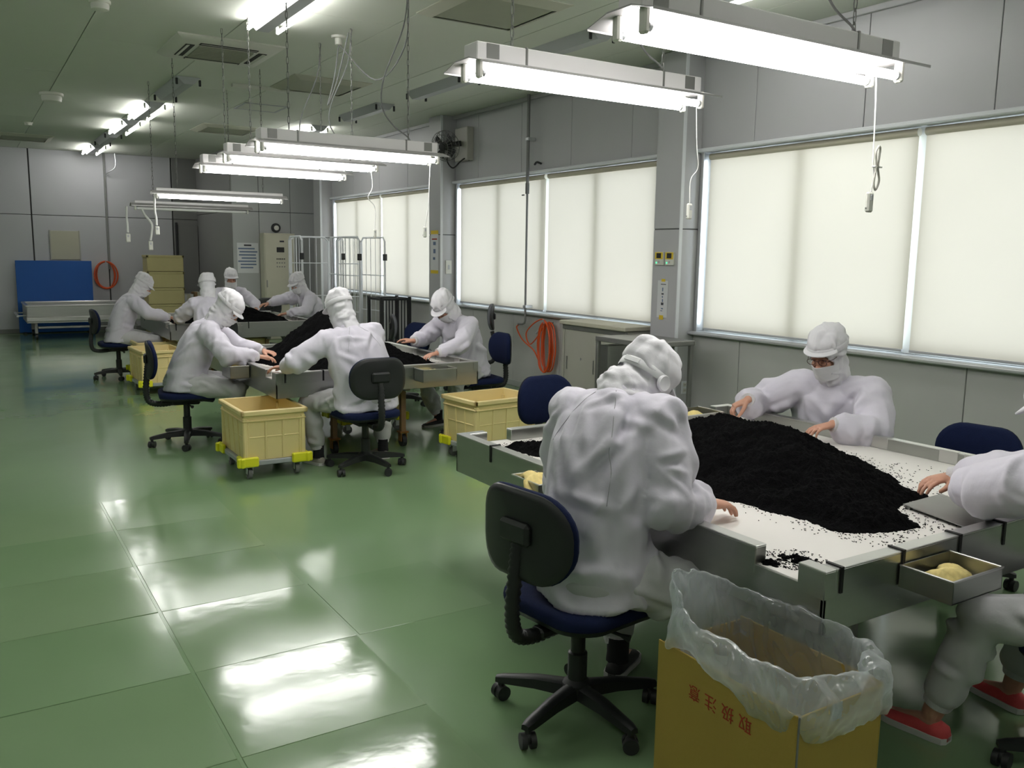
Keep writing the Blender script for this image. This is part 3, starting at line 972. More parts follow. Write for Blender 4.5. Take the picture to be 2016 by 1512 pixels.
MB().tube(smooth_path([(-0.035, 0.60, -0.085), (-0.035, 0.64, -0.13), (-0.04, 0.50, -0.26), (-0.04, 0.26, -0.36), (-0.04, 0.14, -0.48)], 6), 0.0085, 6).build('tail', M['orange_hose'], h)
MB().cyl((-0.035, 0.22, -0.16), (-0.035, 0.06, -0.05), 0.013).build('nozzle', M['alu'], h)
hose_coil('air_hose', (2.36, BY - 0.07, 1.36), 'reddish orange hose coiled on the back wall beside the blue board', 6, 0.26, 0.27, 'x', None)

def wall_cabinet():
    t = thing('low_cabinet', 'low grey green cabinet with sliding doors under the middle window', 'cabinet', (5.30, 6.9, 0))
    b = MB()
    b.bb((0.02, -0.52, 0.04), (0.37, 0.52, 0.89), 0, 0.004)
    b.bb((0.03, -0.50, 0.0), (0.36, 0.50, 0.045))
    b.build('carcass', M['cabinet'], t)
    MB().bb((-0.03, -0.54, 0.892), (0.378, 0.54, 0.932), 0, 0.006).build('worktop', M['cream'], t)
    MB().bb((0.006, 0.49, 0.04), (0.02, 0.52, 0.89), 0, 0.002).build('stile', M['cabinet'], t)
    MB().bb((0.004, -0.52, 0.84), (0.02, 0.52, 0.89), 0, 0.002).build('top_rail', M['steel_dark'], t)
    for y0, y1, x in ((-0.515, 0.02, 0.004), (-0.02, 0.485, 0.011)):
        d = MB().bb((x, y0, 0.06), (x + 0.008, y1, 0.838), 0, 0.003).build('door', M['cabinet'], t)
        MB().bb((x - 0.003, y1 - 0.055, 0.42), (x, y1 - 0.035, 0.56), 0, 0.002).build('handle', M['steel_dark'], d)
        MB().cyl((x - 0.004, y0 + 0.22, 0.55), (x, y0 + 0.22, 0.55), 0.011).build('lock', M['alu'], d)
wall_cabinet()

def steel_stand():
    t = thing('steel_bench', 'narrow stainless steel bench with a lower shelf in front of the near column', 'bench', (5.08, 5.95, 0))
    MB().bb((-0.2, -0.36, 0.83), (0.36, 0.36, 0.875), 0, 0.006).build('top', M['steel_dark'], t)
    MB().bb((-0.17, -0.33, 0.20), (0.34, 0.33, 0.225), 0, 0.004).build('lower_shelf', M['steel'], t)
    for sx in (-0.18, 0.33):
        for sy in (-0.335, 0.335):
            MB().bb((sx - 0.018, sy - 0.018, 0.0), (sx + 0.018, sy + 0.018, 0.832), 0, 0.004).build('leg', M['steel_dark'], t)
    MB().bb((-0.17, 0.20, 0.226), (0.3, 0.33, 0.80), 0, 0.006).build('back_plate', M['steel'], t)
steel_stand()

for y, lb in ((6.125, 'farther of the two wall controllers on the near column'), (5.985, 'nearer of the two wall controllers on the near column')):
    t = thing('wall_controller', lb, 'controller', (WX - 0.22, y, 1.585), 0, 'white remote controllers on the column')
    MB().bb((-0.02, -0.055, -0.06), (-0.0, 0.055, 0.06), 0, 0.004).build('case', M['off_white'], t)
    MB().bb((-0.023, -0.052, -0.005), (-0.019, 0.052, 0.058), 0, 0.001).build('yellow_border', M['tape_yellow'], t)
    MB().bb((-0.026, -0.03, 0.004), (-0.022, 0.03, 0.05), 0, 0.001).build('screen', M['black'], t)
    MB().bb((-0.022, 0.025, -0.045), (-0.019, 0.04, -0.03), 0).build('indicator', emit_mat('green_led', (0.1, 0.9, 0.45), 1.2), t)
    MB().cyl((-0.023, 0.0, -0.03), (-0.019, 0.0, -0.03), 0.011).build('button', M['fix_grey'], t)

def notice(loc, w, hh, label, lines, face):
    t = thing('notice_sheet', label, 'notice', loc, 0, None)
    s = MB().bb((-0.001, -w / 2, -hh / 2), (0.0, w / 2, hh / 2)) if face == 'x' else MB().bb((-w / 2, -0.001, -hh / 2), (w / 2, 0.0, hh / 2))
    s.build('sheet', M['paper'], t)
    for i, (u, z, lw, lh, mm) in enumerate(lines):
        q = MB()
        if face == 'x':
            q.bb((-0.0018, u * w - lw * w / 2, z * hh - lh * hh / 2), (-0.0012, u * w + lw * w / 2, z * hh + lh * hh / 2))
        else:
            q.bb((u * w - lw * w / 2, -0.0018, z * hh - lh * hh / 2), (u * w + lw * w / 2, -0.0012, z * hh + lh * hh / 2))
        q.build('print_line', M[mm], t)
    return t
n1 = notice((WX - 0.2215, 6.075, 1.215), 0.14, 0.34, 'white notice taped under the two controllers on the near column',
            [(-0.05, 0.40, 0.5, 0.02, 'ink')] + [(0.0, 0.26, 0.10, 0.10, 'ink_blue'), (0.0, 0.14, 0.22, 0.04, 'ink'), (0.0, 0.06, 0.1, 0.05, 'ink_blue'), (-0.02, -0.04, 0.1, 0.08, 'ink_blue'), (0, -0.13, 0.24, 0.07, 'ink'), (0.0, -0.26, 0.2, 0.03, 'ink_blue'), (0.06, -0.32, 0.2, 0.02, 'ink_blue')], 'x')
MB().bb((-0.0025, -0.03, 0.16), (-0.001, 0.02, 0.185)).build('tape', M['tape_yellow'], n1)
MB().bb((-0.0025, -0.02, -0.19), (-0.001, 0.035, -0.15)).build('tape', M['tape_yellow'], n1)
n2 = notice((WX - 0.2215, 10.69, 1.62), 0.22, 0.58, 'paper notice with orange bands on the fan column',
            [(0.0, 0.30, 0.7, 0.03, 'red_ink'), (0.0, 0.2, 0.35, 0.08, 'ink_blue'), (0.0, 0.02, 0.3, 0.10, 'ink_blue'), (0.05, -0.15, 0.3, 0.06, 'ink_blue')], 'x')
MB().bb((-0.0025, -0.11, 0.24), (-0.0005, 0.11, 0.29)).build('band', M['tape_yellow'], n2)
MB().bb((-0.0025, -0.11, -0.29), (-0.0005, 0.11, -0.245)).build('band', M['tape_yellow'], n2)
t = thing('wall_switch', 'off white switch plate on the side of the fan column', 'switch', (WX - 0.1, 10.514, 1.42))
MB().bb((-0.045, -0.012, -0.09), (0.045, 0, 0.09), 0, 0.004).build('plate', M['off_white'], t)
MB().bb((-0.015, -0.016, -0.03), (0.015, -0.011, 0.03), 0, 0.002).build('rocker', M['fix_grey'], t)
t = thing('power_outlet', 'white power outlet low on the side of the near column', 'outlet', (WX - 0.085, 5.884, 0.405))
MB().bb((-0.037, -0.009, -0.06), (0.037, 0, 0.06), 0, 0.003).build('plate', M['white_frame'], t)
for z in (-0.026, 0.026):
    q = MB().bb((-0.02, -0.012, z - 0.018), (0.02, -0.008, z + 0.018), 0, 0.002).build('socket_face', M['off_white'], t)
    for s_ in (-0.007, 0.007):
        MB().bb((s_ - 0.0015, -0.0125, z - 0.006), (s_ + 0.0015, -0.0118, z + 0.006)).build('slot', M['black'], q)

# ============================================================ AT THE BACK
def crate_stack():
    for k in range(5):
        t = thing('storage_crate', ('bottom', 'second lowest', 'middle', 'second highest', 'topmost')[k] + ' crate of the yellowish crate stack by the back wall', 'crate', (3.18, 17.3, k * 0.3), 0, 'yellowish crates stacked by the back wall')
        w, d, hh = 0.31, 0.22, 0.292
        b = MB()
        b.bb((-w, -d, 0), (w, d, 0.02))
        for s_ in (-1, 1):
            b.bb((s_ * w - 0.008, -d, 0), (s_ * w + 0.008, d, hh - 0.03), 0, 0.003)
            b.bb((-w, s_ * d - 0.008, 0), (w, s_ * d + 0.008, hh - 0.03), 0, 0.003)
        b.build('body', M['sage'], t)
        r_ = MB()
        for s_ in (-1, 1):
            r_.bb((s_ * w - 0.018, -d - 0.018, hh - 0.04), (s_ * w + 0.018, d + 0.018, hh), 0, 0.004)
            r_.bb((-w - 0.018, s_ * d - 0.018, hh - 0.04), (w + 0.018, s_ * d + 0.018, hh), 0, 0.004)
        r_.build('rim', M['sage'], t)
        if k == 4:
            MB().bb((-w, -d, hh - 0.012), (w, d, hh - 0.002)).build('lid', M['sage'], t)
crate_stack()

t = thing('blue_board', 'big blue board standing upright against the back wall behind the steel trough', 'board', (1.47, 18.55, 0))
MB().bb((-0.64, -0.015, 0.02), (0.64, 0.015, 1.36), 0, 0.004).build('sheet', M['blue_panel'], t)
for s_ in (-1, 1):
    MB().bb((s_ * 0.55 - 0.03, -0.12, 0), (s_ * 0.55 + 0.03, 0.12, 0.03), 0, 0.004).build('foot', M['dark'], t)

t = thing('wall_panel_cover', 'small cream hatch cover on the back wall above the blue board', 'hatch', (1.69, BY - 0.012, 1.65))
MB().bb((-0.25, -0.012, -0.27), (0.25, 0.012, 0.27), 0, 0.004).build('cover', M['cream'], t)
for s_ in (-1, 1):
    MB().bb((s_ * 0.25 - 0.012, -0.018, -0.28), (s_ * 0.25 + 0.012, 0.012, 0.28), 0, 0.003).build('edge_strip', M['cabinet'], t)

def trough():
    t = thing('steel_trough', 'long stainless trough on casters in front of the blue board', 'trough', (1.83, 17.7, 0))
    w, d = 0.93, 0.6
    b = MB()
    b.bb((-w, -d, 0.30), (w, d, 0.32))
    for s_ in (-1, 1):
        b.bb((s_ * w - 0.012, -d, 0.30), (s_ * w + 0.012, d, 0.60), 0, 0.003)
        b.bb((-w, s_ * d - 0.012, 0.30), (w, s_ * d + 0.012, 0.60), 0, 0.003)
    b.build('tray', M['steel'], t)
    for s_ in (-1, 1):
        MB().bb((-w - 0.03, s_ * d - 0.03, 0.585), (w + 0.03, s_ * d + 0.03, 0.615), 0, 0.006).build('rim', M['steel_top'], t)
        MB().bb((s_ * w - 0.03, -d, 0.586), (s_ * w + 0.03, d, 0.614), 0, 0.006).build('rim', M['steel_top'], t)
    MB().bb((-w - 0.02, -d - 0.05, 0.33), (w + 0.02, -d - 0.012, 0.41), 0, 0.008).build('bumper', M['steel_top'], t)
    MB().bb((-w + 0.15, -d + 0.02, 0.20), (w - 0.1, -d + 0.07, 0.24), 0, 0.006).build('under_rail', M['steel_dark'], t)
    MB().tube([(-w - 0.14, -0.5, 0.42), (-w - 0.14, 0.5, 0.42)], 0.02).build('push_bar', M['alu'], t)
    for sy in (-0.4, 0.4):
        MB().cyl((-w - 0.14, sy, 0.42), (-w, sy, 0.42), 0.014).build('bar_bracket', M['alu'], t)
    for sx in (-0.8, 0.8):
        for sy in (-0.45, 0.45):
            q = MB().bb((sx - 0.025, sy - 0.025, 0.11), (sx + 0.025, sy + 0.025, 0.31), 0, 0.004).build('leg', M['steel_dark'], t)
            MB().cyl((sx - 0.018, sy, 0.055), (sx + 0.018, sy, 0.055), 0.055, n=16).build('wheel', M['dark'], q)
trough()

def control_cabinet():
    t = thing('control_cabinet', 'tall cream control cabinet with meters beside the roll cages', 'cabinet', (4.90, 15.86, 0))
    MB().bb((-0.285, -0.13, 0.0), (0.285, 0.13, 1.92), 0, 0.006).build('body', M['cream'], t)
    dd = MB().bb((-0.27, -0.145, 0.08), (0.27, -0.13, 1.90), 0, 0.005).build('door', M['cream'], t)
    MB().bb((-0.255, -0.155, 0.95), (-0.235, -0.145, 1.08), 0, 0.003).build('handle', M['steel_dark'], dd)
    MB().bb((-0.06, -0.152, 1.58), (0.08, -0.145, 1.67), 0, 0.004).build('meter', M['black'], dd)
    MB().bb((0.0, -0.150, 1.76), (0.08, -0.145, 1.79), 0).build('name_plate', M['ink'], dd)
    for z, n in ((1.46, 5), (1.39, 4), (1.32, 4)):
        for i in range(n):
            x = -0.055 + i * 0.135 / (n - 1)
            MB().cyl((x, -0.152, z), (x, -0.145, z), 0.012, n=8).build('push_button', M['black'] if z > 1.4 else M['cable'], dd)
control_cabinet()
t = thing('alarm_bell', 'round dark bell with white centre on the wall above the control cabinet', 'bell', (4.92, B2, 2.02))
MB().lathe([(0.085, 0), (0.085, 0.03), (0.07, 0.05)], 20, X=Matrix.Rotation(PI / 2, 4, 'X')).build('shell', M['dark'], t)
MB().lathe([(0.045, 0.05), (0.045, 0.06), (0.03, 0.066)], 16, X=Matrix.Rotation(PI / 2, 4, 'X')).build('dome', M['off_white'], t)
notice((4.40, B2 - 0.001, 1.47), 0.38, 0.54, 'large printed instruction sheet on the wall beside the cream control cabinet',
       [(0.0, 0.42, 0.35, 0.05, 'ink')] + [((-0.06, 0.03, -0.02, 0.05, -0.04, 0.02, -0.06)[i], 0.31 - i * 0.105, (0.78, 0.85, 0.8, 0.7, 0.85, 0.75, 0.6)[i], 0.045, 'ink_blue') for i in range(7)], 'y')

def roll_cage(loc, rz, w, d, label, dark):
    t = thing('roll_cage', label, 'roll cage', loc, rz, 'tubular roll cages by the far window')
    mm = M['white_frame']
    hh = 1.83
    b = MB()
    b.bb((-w, -d, 0.14), (w, d, 0.175), 0, 0.006)
    b.build('base', M['steel_dark'], t)
    for s_ in (-1, 1):
        f = MB()
        f.tube([(s_ * w, -d, 0.17), (s_ * w, -d, hh - 0.06), (s_ * w, -d + 0.06, hh), (s_ * w, d - 0.06, hh), (s_ * w, d, hh - 0.06), (s_ * w, d, 0.17)], 0.014, 8)
        f.build('side_frame', mm, t)
        for k in range(4):
            y = -d + 2 * d * (k + 1) / 5
            MB().cyl((s_ * w, y, 0.17), (s_ * w, y, hh), 0.005, n=6).build('bar', mm, t)
        for z in (0.7, 1.25):
            MB().cyl((s_ * w, -d, z), (s_ * w, d, z), 0.008, n=6).build('cross_bar', mm, t)
    f = MB()
    f.tube([(-w + 0.02, d, 0.17), (-w + 0.02, d, hh - 0.06), (-w + 0.08, d, hh), (w - 0.08, d, hh), (w - 0.02, d, hh - 0.06), (w - 0.02, d, 0.17)], 0.014, 8)
    f.build('back_frame', mm, t)
    for k in range(5):
        x = -w + 2 * w * (k + 1) / 6
        MB().cyl((x, d, 0.17), (x, d, hh), 0.005, n=6).build('bar', mm, t)
    for z in (0.5, 0.9, 1.42):
        MB().cyl((-w, d, z), (w, d, z), 0.008, n=6).build('cross_bar', mm, t)
    for sx in (-1, 1):
        MB().bb((sx * (w) - 0.03, -d - 0.02, 1.48), (sx * (w) + 0.03, -d + 0.02, 1.58), 0, 0.005).build('latch', M['dark'], t)
        for sy in (-1, 1):
            q = MB().bb((sx * (w - 0.07) - 0.025, sy * (d - 0.07) - 0.025, 0.09), (sx * (w - 0.07) + 0.025, sy * (d - 0.07) + 0.025, 0.14), 0, 0.004).build('caster', M['steel_dark'], t)
            MB().cyl((sx * (w - 0.07) - 0.015, sy * (d - 0.07), 0.055), (sx * (w - 0.07) + 0.015, sy * (d - 0.07), 0.055), 0.055, n=14).build('wheel', M['dark'], q)
    return t
roll_cage((4.72, 13.3, 0), 0.0, 0.33, 0.30, 'white tubular roll cage in front of the grey wall corner', False)
roll_cage((5.24, 12.75, 0), 0.12, 0.22, 0.36, 'narrow roll cage with dark latches in front of the far window', True)
def slat_rack():
    t = thing('slatted_rack', 'low black slatted rack below the far window before the roll cages', 'rack', (5.20, 11.6, 0))
    for sx in (-0.22, 0.22):
        for sy in (-0.22, 0.22):
            MB().bb((sx - 0.02, sy - 0.02, 0), (sx + 0.02, sy + 0.02, 0.98), 0, 0.004).build('post', M['dark'], t)
    for k in range(9):
        x = -0.19 + k * 0.0475
        MB().bb((x - 0.008, -0.225, 0.30), (x + 0.008, -0.21, 0.95), 0, 0.002).build('slat', M['dark'], t)
    for z in (0.29, 0.93):
        MB().bb((-0.22, -0.232, z), (0.22, -0.205, z + 0.035), 0, 0.004).build('rail', M['dark'], t)
        MB().bb((-0.22, 0.205, z), (0.22, 0.232, z + 0.035), 0, 0.004).build('rail', M['dark'], t)
        for sx in (-0.22, 0.22):
            MB().bb((sx - 0.012, -0.22, z), (sx + 0.012, 0.22, z + 0.035), 0, 0.004).build('rail', M['dark'], t)
    MB().bb((-0.21, -0.2, 0.31), (0.21, 0.2, 0.33), 0, 0.003).build('shelf', M['dark'], t)
slat_rack()
def carton(loc, d, label, m, rz=0.0):
    t = thing('carton', label, 'carton', loc, rz)
    MB().bb((-d[0] / 2, -d[1] / 2, 0), (d[0] / 2, d[1] / 2, d[2]), 0, 0.004).build('body', m, t)
    MB().bb((-0.03, -d[1] / 2 - 0.0015, d[2] * 0.6), (0.03, d[1] / 2 + 0.0015, d[2] + 0.0015)).build('tape', M['cream'], t)
def back_bench():
    t = thing('back_bench', 'dark low bench carrying cartons beside the yellowish crate stack', 'bench', (3.82, 17.5, 0))
    MB().bb((-0.3, -0.28, 0.42), (0.3, 0.28, 0.46), 0, 0.005).build('top', M['back_dark'], t)
    for sx in (-0.26, 0.26):
        for sy in (-0.24, 0.24):
            MB().bb((sx - 0.02, sy - 0.02, 0), (sx + 0.02, sy + 0.02, 0.421), 0, 0.003).build('leg', M['dark'], t)
back_bench()
carton((3.63, 17.5, 0.46), (0.17, 0.3, 0.30), 'white carton on the dark bench next to the crate stack', M['paper'])
carton((3.82, 17.5, 0.46), (0.17, 0.3, 0.34), 'brown carton in the middle of the dark bench', M['card_in'])
carton((4.01, 17.5, 0.46), (0.18, 0.3, 0.32), 'pale yellow carton at the far end of the dark bench', M['sage'])
# ============================================================ TABLES
def sorting_table(name, x0, x1, y0, y1, zt, label, near=True, trays=()):
    """stainless sorting table: deep skirt, channel rim with an opening beside each corner, white tray, caster legs"""
    t = thing(name, label, 'table', (x0, y0, 0), 0, 'stainless sorting tables')
    w, d = x1 - x0, y1 - y0
    rw, sk = 0.048, 0.19
    zi = zt - 0.058                       # tray surface
    m = [M['steel'], M['steel_top'], M['black']]
    s = MB()
    s.bb((0, 0, zt - sk), (0.012, d, zi), 0, 0.002)
    s.bb((w - 0.012, 0, zt - sk), (w, d, zi), 0, 0.002)
    s.bb((0, 0, zt - sk), (w, 0.012, zi), 0, 0.002)
    s.bb((0, d - 0.012, zt - sk), (w, d, zi), 0, 0.002)
    s.bb((0.012, 0.012, zt - sk), (w - 0.012, d - 0.012, zt - sk + 0.008))
    s.build('skirt', m, t)
    MB().bb((0.004, 0.004, zi - 0.02), (w - 0.004, d - 0.004, zi), 0, 0.003).build('tray_top', M['tray_white'], t)
    def rim(a, b, nm='rim'):
        c = MB()
        lo, hi = (min(a[0], b[0]), min(a[1], b[1])), (max(a[0], b[0]), max(a[1], b[1]))
        c.bb((lo[0], lo[1], zi - 0.03), (hi[0], hi[1], zt - 0.004), 0, 0.003)
        c.bb((lo[0] + 0.0, lo[1] + 0.0, zt - 0.006), (hi[0], hi[1], zt), 1, 0.002)
        return c.build(nm, m, t)
    g0, g1 = 0.095, 0.255                 # opening beside a corner
    e = 0.0005
    # long sides (along y)
    rim((-e, -e), (rw, g0)); rim((-e, g1), (rw, d + e))
    rim((w - rw, -e), (w + e, d - g1)); rim((w - rw, d - g0), (w + e, d + e))
    # short sides (along x)
    rim((rw, -e), (w - rw, rw))
    rim((rw, d - rw), (rw + 0.10, d + e)); rim((rw + 0.24, d - rw), (w - rw - 0.22, d + e)); rim((w - rw - 0.1, d - rw), (w - rw, d + e))
    # clip straps over the rim
    def strap(x, y, along):
        c = MB()
        if along == 'x':
            sg = -1 if y < d / 2 else 1
            c.bb((x - 0.006, min(y, y + sg * -0.05), zt - 0.001), (x + 0.006, max(y, y + sg * -0.05), zt + 0.004))
            c.bb((x - 0.006, y + sg * 0.0, zt - 0.075), (x + 0.006, y + sg * 0.005, zt + 0.004))
        else:
            sg = -1 if x < w / 2 else 1
            c.bb((min(x, x - sg * 0.05), y - 0.006, zt - 0.001), (max(x, x - sg * 0.05), y + 0.006, zt + 0.004))
            c.bb((x, y - 0.006, zt - 0.075), (x + sg * 0.005, y + 0.006, zt + 0.004))
        c.build('clip_strap', M['black'], t)
    for x in (0.07, 0.36, 0.66, 0.92):
        strap(x, 0.0, 'x')
    strap(0.0, d - 0.33, 'y')
    # plates where the rim sections meet on the far long side
    for y in (0.28, 0.62, 0.74, 1.10):
        MB().bb((w - rw - 0.003, y - 0.045, zi + 0.002), (w - rw + 0.02, y + 0.045, zt + 0.003), 0, 0.002).build('joint_plate', M['steel_top'], t)
    # legs under a central frame
    fr = MB()
    for sx in (0.55, w - 0.55):
        fr.bb((sx - 0.025, 0.2, zt - sk - 0.05), (sx + 0.025, d - 0.2, zt - sk), 0, 0.004)
    fr.build('under_frame', M['steel_dark'], t)
    for sx in (0.55, w - 0.55):
        for sy in (0.3, d - 0.3):
            l = MB().bb((sx - 0.022, sy - 0.022, 0.125), (sx + 0.022, sy + 0.022, zt - sk - 0.04), 0, 0.004).build('leg', M['steel_dark'] if near else M['card_in'], t)
            c = MB()
            c.bb((sx - 0.04, sy - 0.04, 0.115), (sx + 0.04, sy + 0.04, 0.13), 0, 0.004)
            for q in (-1, 1):
                c.bb((sx + q * 0.024 - 0.004, sy - 0.03, 0.045), (sx + q * 0.024 + 0.004, sy + 0.03, 0.12), 0, 0.002)
            c.build('caster_fork', M['ochre'], l)
            MB().cyl((sx - 0.018, sy, 0.05), (sx + 0.018, sy, 0.05), 0.05, n=18).build('caster_wheel', M['dark'], l)
    return t

def hook_tray(loc, rz, label, w=0.30, d=0.17, h=0.11, cloth=True):
    """small open steel box hooked on the rim; lies on -y side of its origin"""
    t = thing('hook_tray', label, 'tray', loc, rz, 'small steel trays hooked on the table rims')
    b = MB()
    k = 0.004
    b.bb((-w / 2, -d, -h), (w / 2, 0, -h + k))
    b.bb((-w / 2, -d, -h), (-w / 2 + k, 0, 0), 0, 0.001)
    b.bb((w / 2 - k, -d, -h), (w / 2, 0, 0), 0, 0.001)
    b.bb((-w / 2, -d, -h), (w / 2, -d + k, 0), 0, 0.001)
    b.bb((-w / 2, -k, -h), (w / 2, 0, 0), 0, 0.001)
    b.build('box', M['steel'], t)
    e = MB()
    e.bb((-w / 2 - 0.002, -d - 0.002, -0.005), (w / 2 + 0.002, -d + 0.006, 0.001), 0, 0.001)
    e.bb((-w / 2 - 0.002, -d, -0.005), (-w / 2 + 0.006, 0, 0.001), 0, 0.001)
    e.bb((w / 2 - 0.006, -d, -0.005), (w / 2 + 0.002, 0, 0.001), 0, 0.001)
    e.build('folded_edge', M['steel_top'], t)
    return t

def folded_cloth(loc, rz, label, w=0.16, d=0.09):
    o = MB()
    n, m_ = 14, 7
    vs, fs = [], []
    rng = random.Random(5)
    for j in range(m_ + 1):
        for i in range(n + 1):
            u, v = i / n, j / m_
            z = 0.05 * math.sin(PI * u) * (0.6 + 0.4 * math.sin(v * 3)) + 0.008 * math.sin(u * 17 + v * 4)
            vs.append(((u - .5) * w, (v - .5) * d + 0.012 * math.sin(u * 9), z))
    for j in range(m_):
        for i in range(n):
            a = j * (n + 1) + i
            fs.append((a, a + 1, a + n + 2, a + n + 1))
    k = len(vs)
    vs2 = vs + [(x, y, z - 0.012) for x, y, z in vs]
    fs2 = fs + [tuple(i + k for i in reversed(f)) for f in fs]
    for i in range(n):
        fs2 += [(i + 1, i, i + k, i + 1 + k), (m_ * (n + 1) + i, m_ * (n + 1) + i + 1, m_ * (n + 1) + i + 1 + k, m_ * (n + 1) + i + k)]
    for j in range(m_):
        a, b = j * (n + 1), (j + 1) * (n + 1)
        fs2 += [(a, b, b + k, a + k), (b + n, a + n, a + n + k, b + n + k)]
    o.add(vs2, fs2)
    o = o.build('folded_cloth', M['cloth'], sharp=80)
    o.location = loc
    o.rotation_euler = (0, 0, rz)
    return tag(o, label, 'cloth', 'pale yellow wiping cloths')

def heap(name, poly, z, hmax, step, label, seed, peak=None, flakes=400, tilt=1.0):
    """black seaweed heap: slope from the outline up to a ridge, with clumps and shreds"""
    P = np.array(poly)
    lo, hi = P.min(0) - 0.03, P.max(0) + 0.03
    nx, ny = int((hi[0] - lo[0]) / step) + 1, int((hi[1] - lo[1]) / step) + 1
    X, Y = np.meshgrid(np.linspace(lo[0], hi[0], nx), np.linspace(lo[1], hi[1], ny), indexing='ij')
    px, py = X.ravel(), Y.ravel()
    inside = np.zeros(px.shape, bool)
    dist = np.full(px.shape, 1e9)
    n = len(P)
    for i in range(n):
        a, b = P[i], P[(i + 1) % n]
        cond = ((a[1] > py) != (b[1] > py)) & (px < (b[0] - a[0]) * (py - a[1]) / (b[1] - a[1] + 1e-12) + a[0])
        inside ^= cond
        ab = b - a
        t = np.clip(((px - a[0]) * ab[0] + (py - a[1]) * ab[1]) / (ab @ ab), 0, 1)
        dist = np.minimum(dist, np.hypot(px - a[0] - t * ab[0], py - a[1] - t * ab[1]))
    sd = np.where(inside, dist, -dist)
    rng = np.random.default_rng(seed)
    def nz(s, amp, o=0.0):
        return np.array([noise.noise(Vector((x * s + o, y * s + o * 2, seed))) for x, y in zip(px, py)]) * amp
    sd = sd + nz(7, 0.03) + nz(22, 0.014, 3)
    dm = sd.max()
    k = np.clip(sd / dm, 0, 1)
    h = hmax * (1 - (1 - k) ** 1.25)
    if peak is not None:
        rr = np.hypot(px - peak[0], py - peak[1]) / peak[2]
        h = h * (peak[3] + (1 - peak[3]) * np.exp(-rr ** 2))
    h = h + (nz(5, 0.03, 1) + nz(14, 0.020, 5) + nz(45, 0.010, 8) + rng.normal(0, 0.0028, px.shape)) * np.clip(sd / 0.06, 0, 1)
    h = np.where(sd > 0, np.maximum(h, 0.003), -0.02)
    jx = rng.normal(0, step * 0.2, px.shape); jy = rng.normal(0, step * 0.2, px.shape)
    zz = z + h
    idx = np.arange(nx * ny).reshape(nx, ny)
    q = np.stack([idx[:-1, :-1], idx[1:, :-1], idx[1:, 1:], idx[:-1, 1:]], -1).reshape(-1, 4)
    q = q[(sd[q] > -step).any(1)]
    used = np.unique(q)
    remap = -np.ones(nx * ny, int); remap[used] = np.arange(len(used))
    vs = np.stack([px + jx, py + jy, zz], 1)[used]
    vs[:, 2] = np.maximum(vs[:, 2], z - 0.004)
    me = bpy.data.meshes.new(name)
    me.from_pydata(vs.tolist(), [], remap[q].tolist())
    me.materials.append(M['seaweed'])
    me.polygons.foreach_set('use_smooth', [True] * len(me.polygons))
    o = bpy.data.objects.new(name, me)
    COL.objects.link(o)
    tag(o, label, 'seaweed', None, 'stuff')
    # loose shreds round the foot
    mb = MB()
    cand = np.where((sd < 0.0) & (sd > -0.13))[0]
    r_ = random.Random(seed)
    for _ in range(flakes):
        i = r_.choice(list(cand)) if _ < 1 else cand[r_.randrange(len(cand))]
        if r_.random() > math.exp(sd[i] / 0.045):
            continue
        c = Vector((px[i] + r_.uniform(-.01, .01), py[i] + r_.uniform(-.01, .01), z + 0.002))
        if not (X0Y0[0] < c.x < X0Y0[2] and X0Y0[1] < c.y < X0Y0[3]):
            continue
        a = r_.uniform(0, PI); l, w = r_.uniform(.002, .008), r_.uniform(.001, .0028)
        mb.box(c, (l, w, 0.002), 0, 0, rotz(a))
    for cx, cy, rad, nn in SCAT:
        for _ in range(nn):
            a = r_.uniform(0, 2 * PI); rr = rad * math.sqrt(r_.random())
            c = Vector((cx + rr * math.cos(a), cy + rr * math.sin(a), z + 0.002))
            if not (X0Y0[0] < c.x < X0Y0[2] and X0Y0[1] < c.y < X0Y0[3]):
                continue
            mb.box(c, (r_.uniform(.002, .008), r_.uniform(.001, .0028), 0.002), 0, 0, rotz(r_.uniform(0, PI)))
    if mb.v:
        f = mb.build('seaweed_shreds', M['seaweed'])
        tag(f, 'loose black seaweed shreds scattered round the ' + name.replace('_', ' ') + ' on ' + label.split(' on ')[-1], 'seaweed', None, 'stuff')
    return o

sorting_table('sorting_table', 2.0, 3.86, 1.5, 3.67, 0.73, 'nearest stainless sorting table with white tray and openings beside its corners')
X0Y0 = (2.05, 1.56, 3.80, 3.60)
SCAT = [(2.14, 1.72, 0.10, 160), (2.06, 1.70, 0.05, 60), (2.14, 1.66, 0.05, 90), (2.25, 3.45, 0.22, 170), (2.35, 3.55, 0.15, 90), (3.45, 3.5, 0.2, 150), (3.3, 1.85, 0.2, 110), (2.75, 1.65, 0.18, 150), (2.55, 1.75, 0.12, 90), (3.5, 2.2, 0.2, 60), (3.2, 1.72, 0.25, 60)]
heap('seaweed_heap', [(2.16, 3.5), (2.20, 3.28), (2.34, 2.8), (2.44, 2.38), (2.47, 2.16), (2.49, 2.03), (2.48, 1.93), (2.49, 1.85), (2.56, 1.78), (2.67, 1.735), (2.80, 1.715), (2.86, 1.80), (2.93, 1.90), (3.06, 1.94), (3.19, 1.955),
      (3.22, 2.04), (3.37, 2.25), (3.5, 2.47), (3.58, 2.68), (3.56, 2.98), (3.42, 3.28), (3.22, 3.42), (2.85, 3.50), (2.45, 3.54)], 0.672, 0.225, 0.0085,
     'wide black seaweed heap on the nearest sorting table', 2, peak=(3.0, 2.42, 0.62, 0.62), flakes=1800)
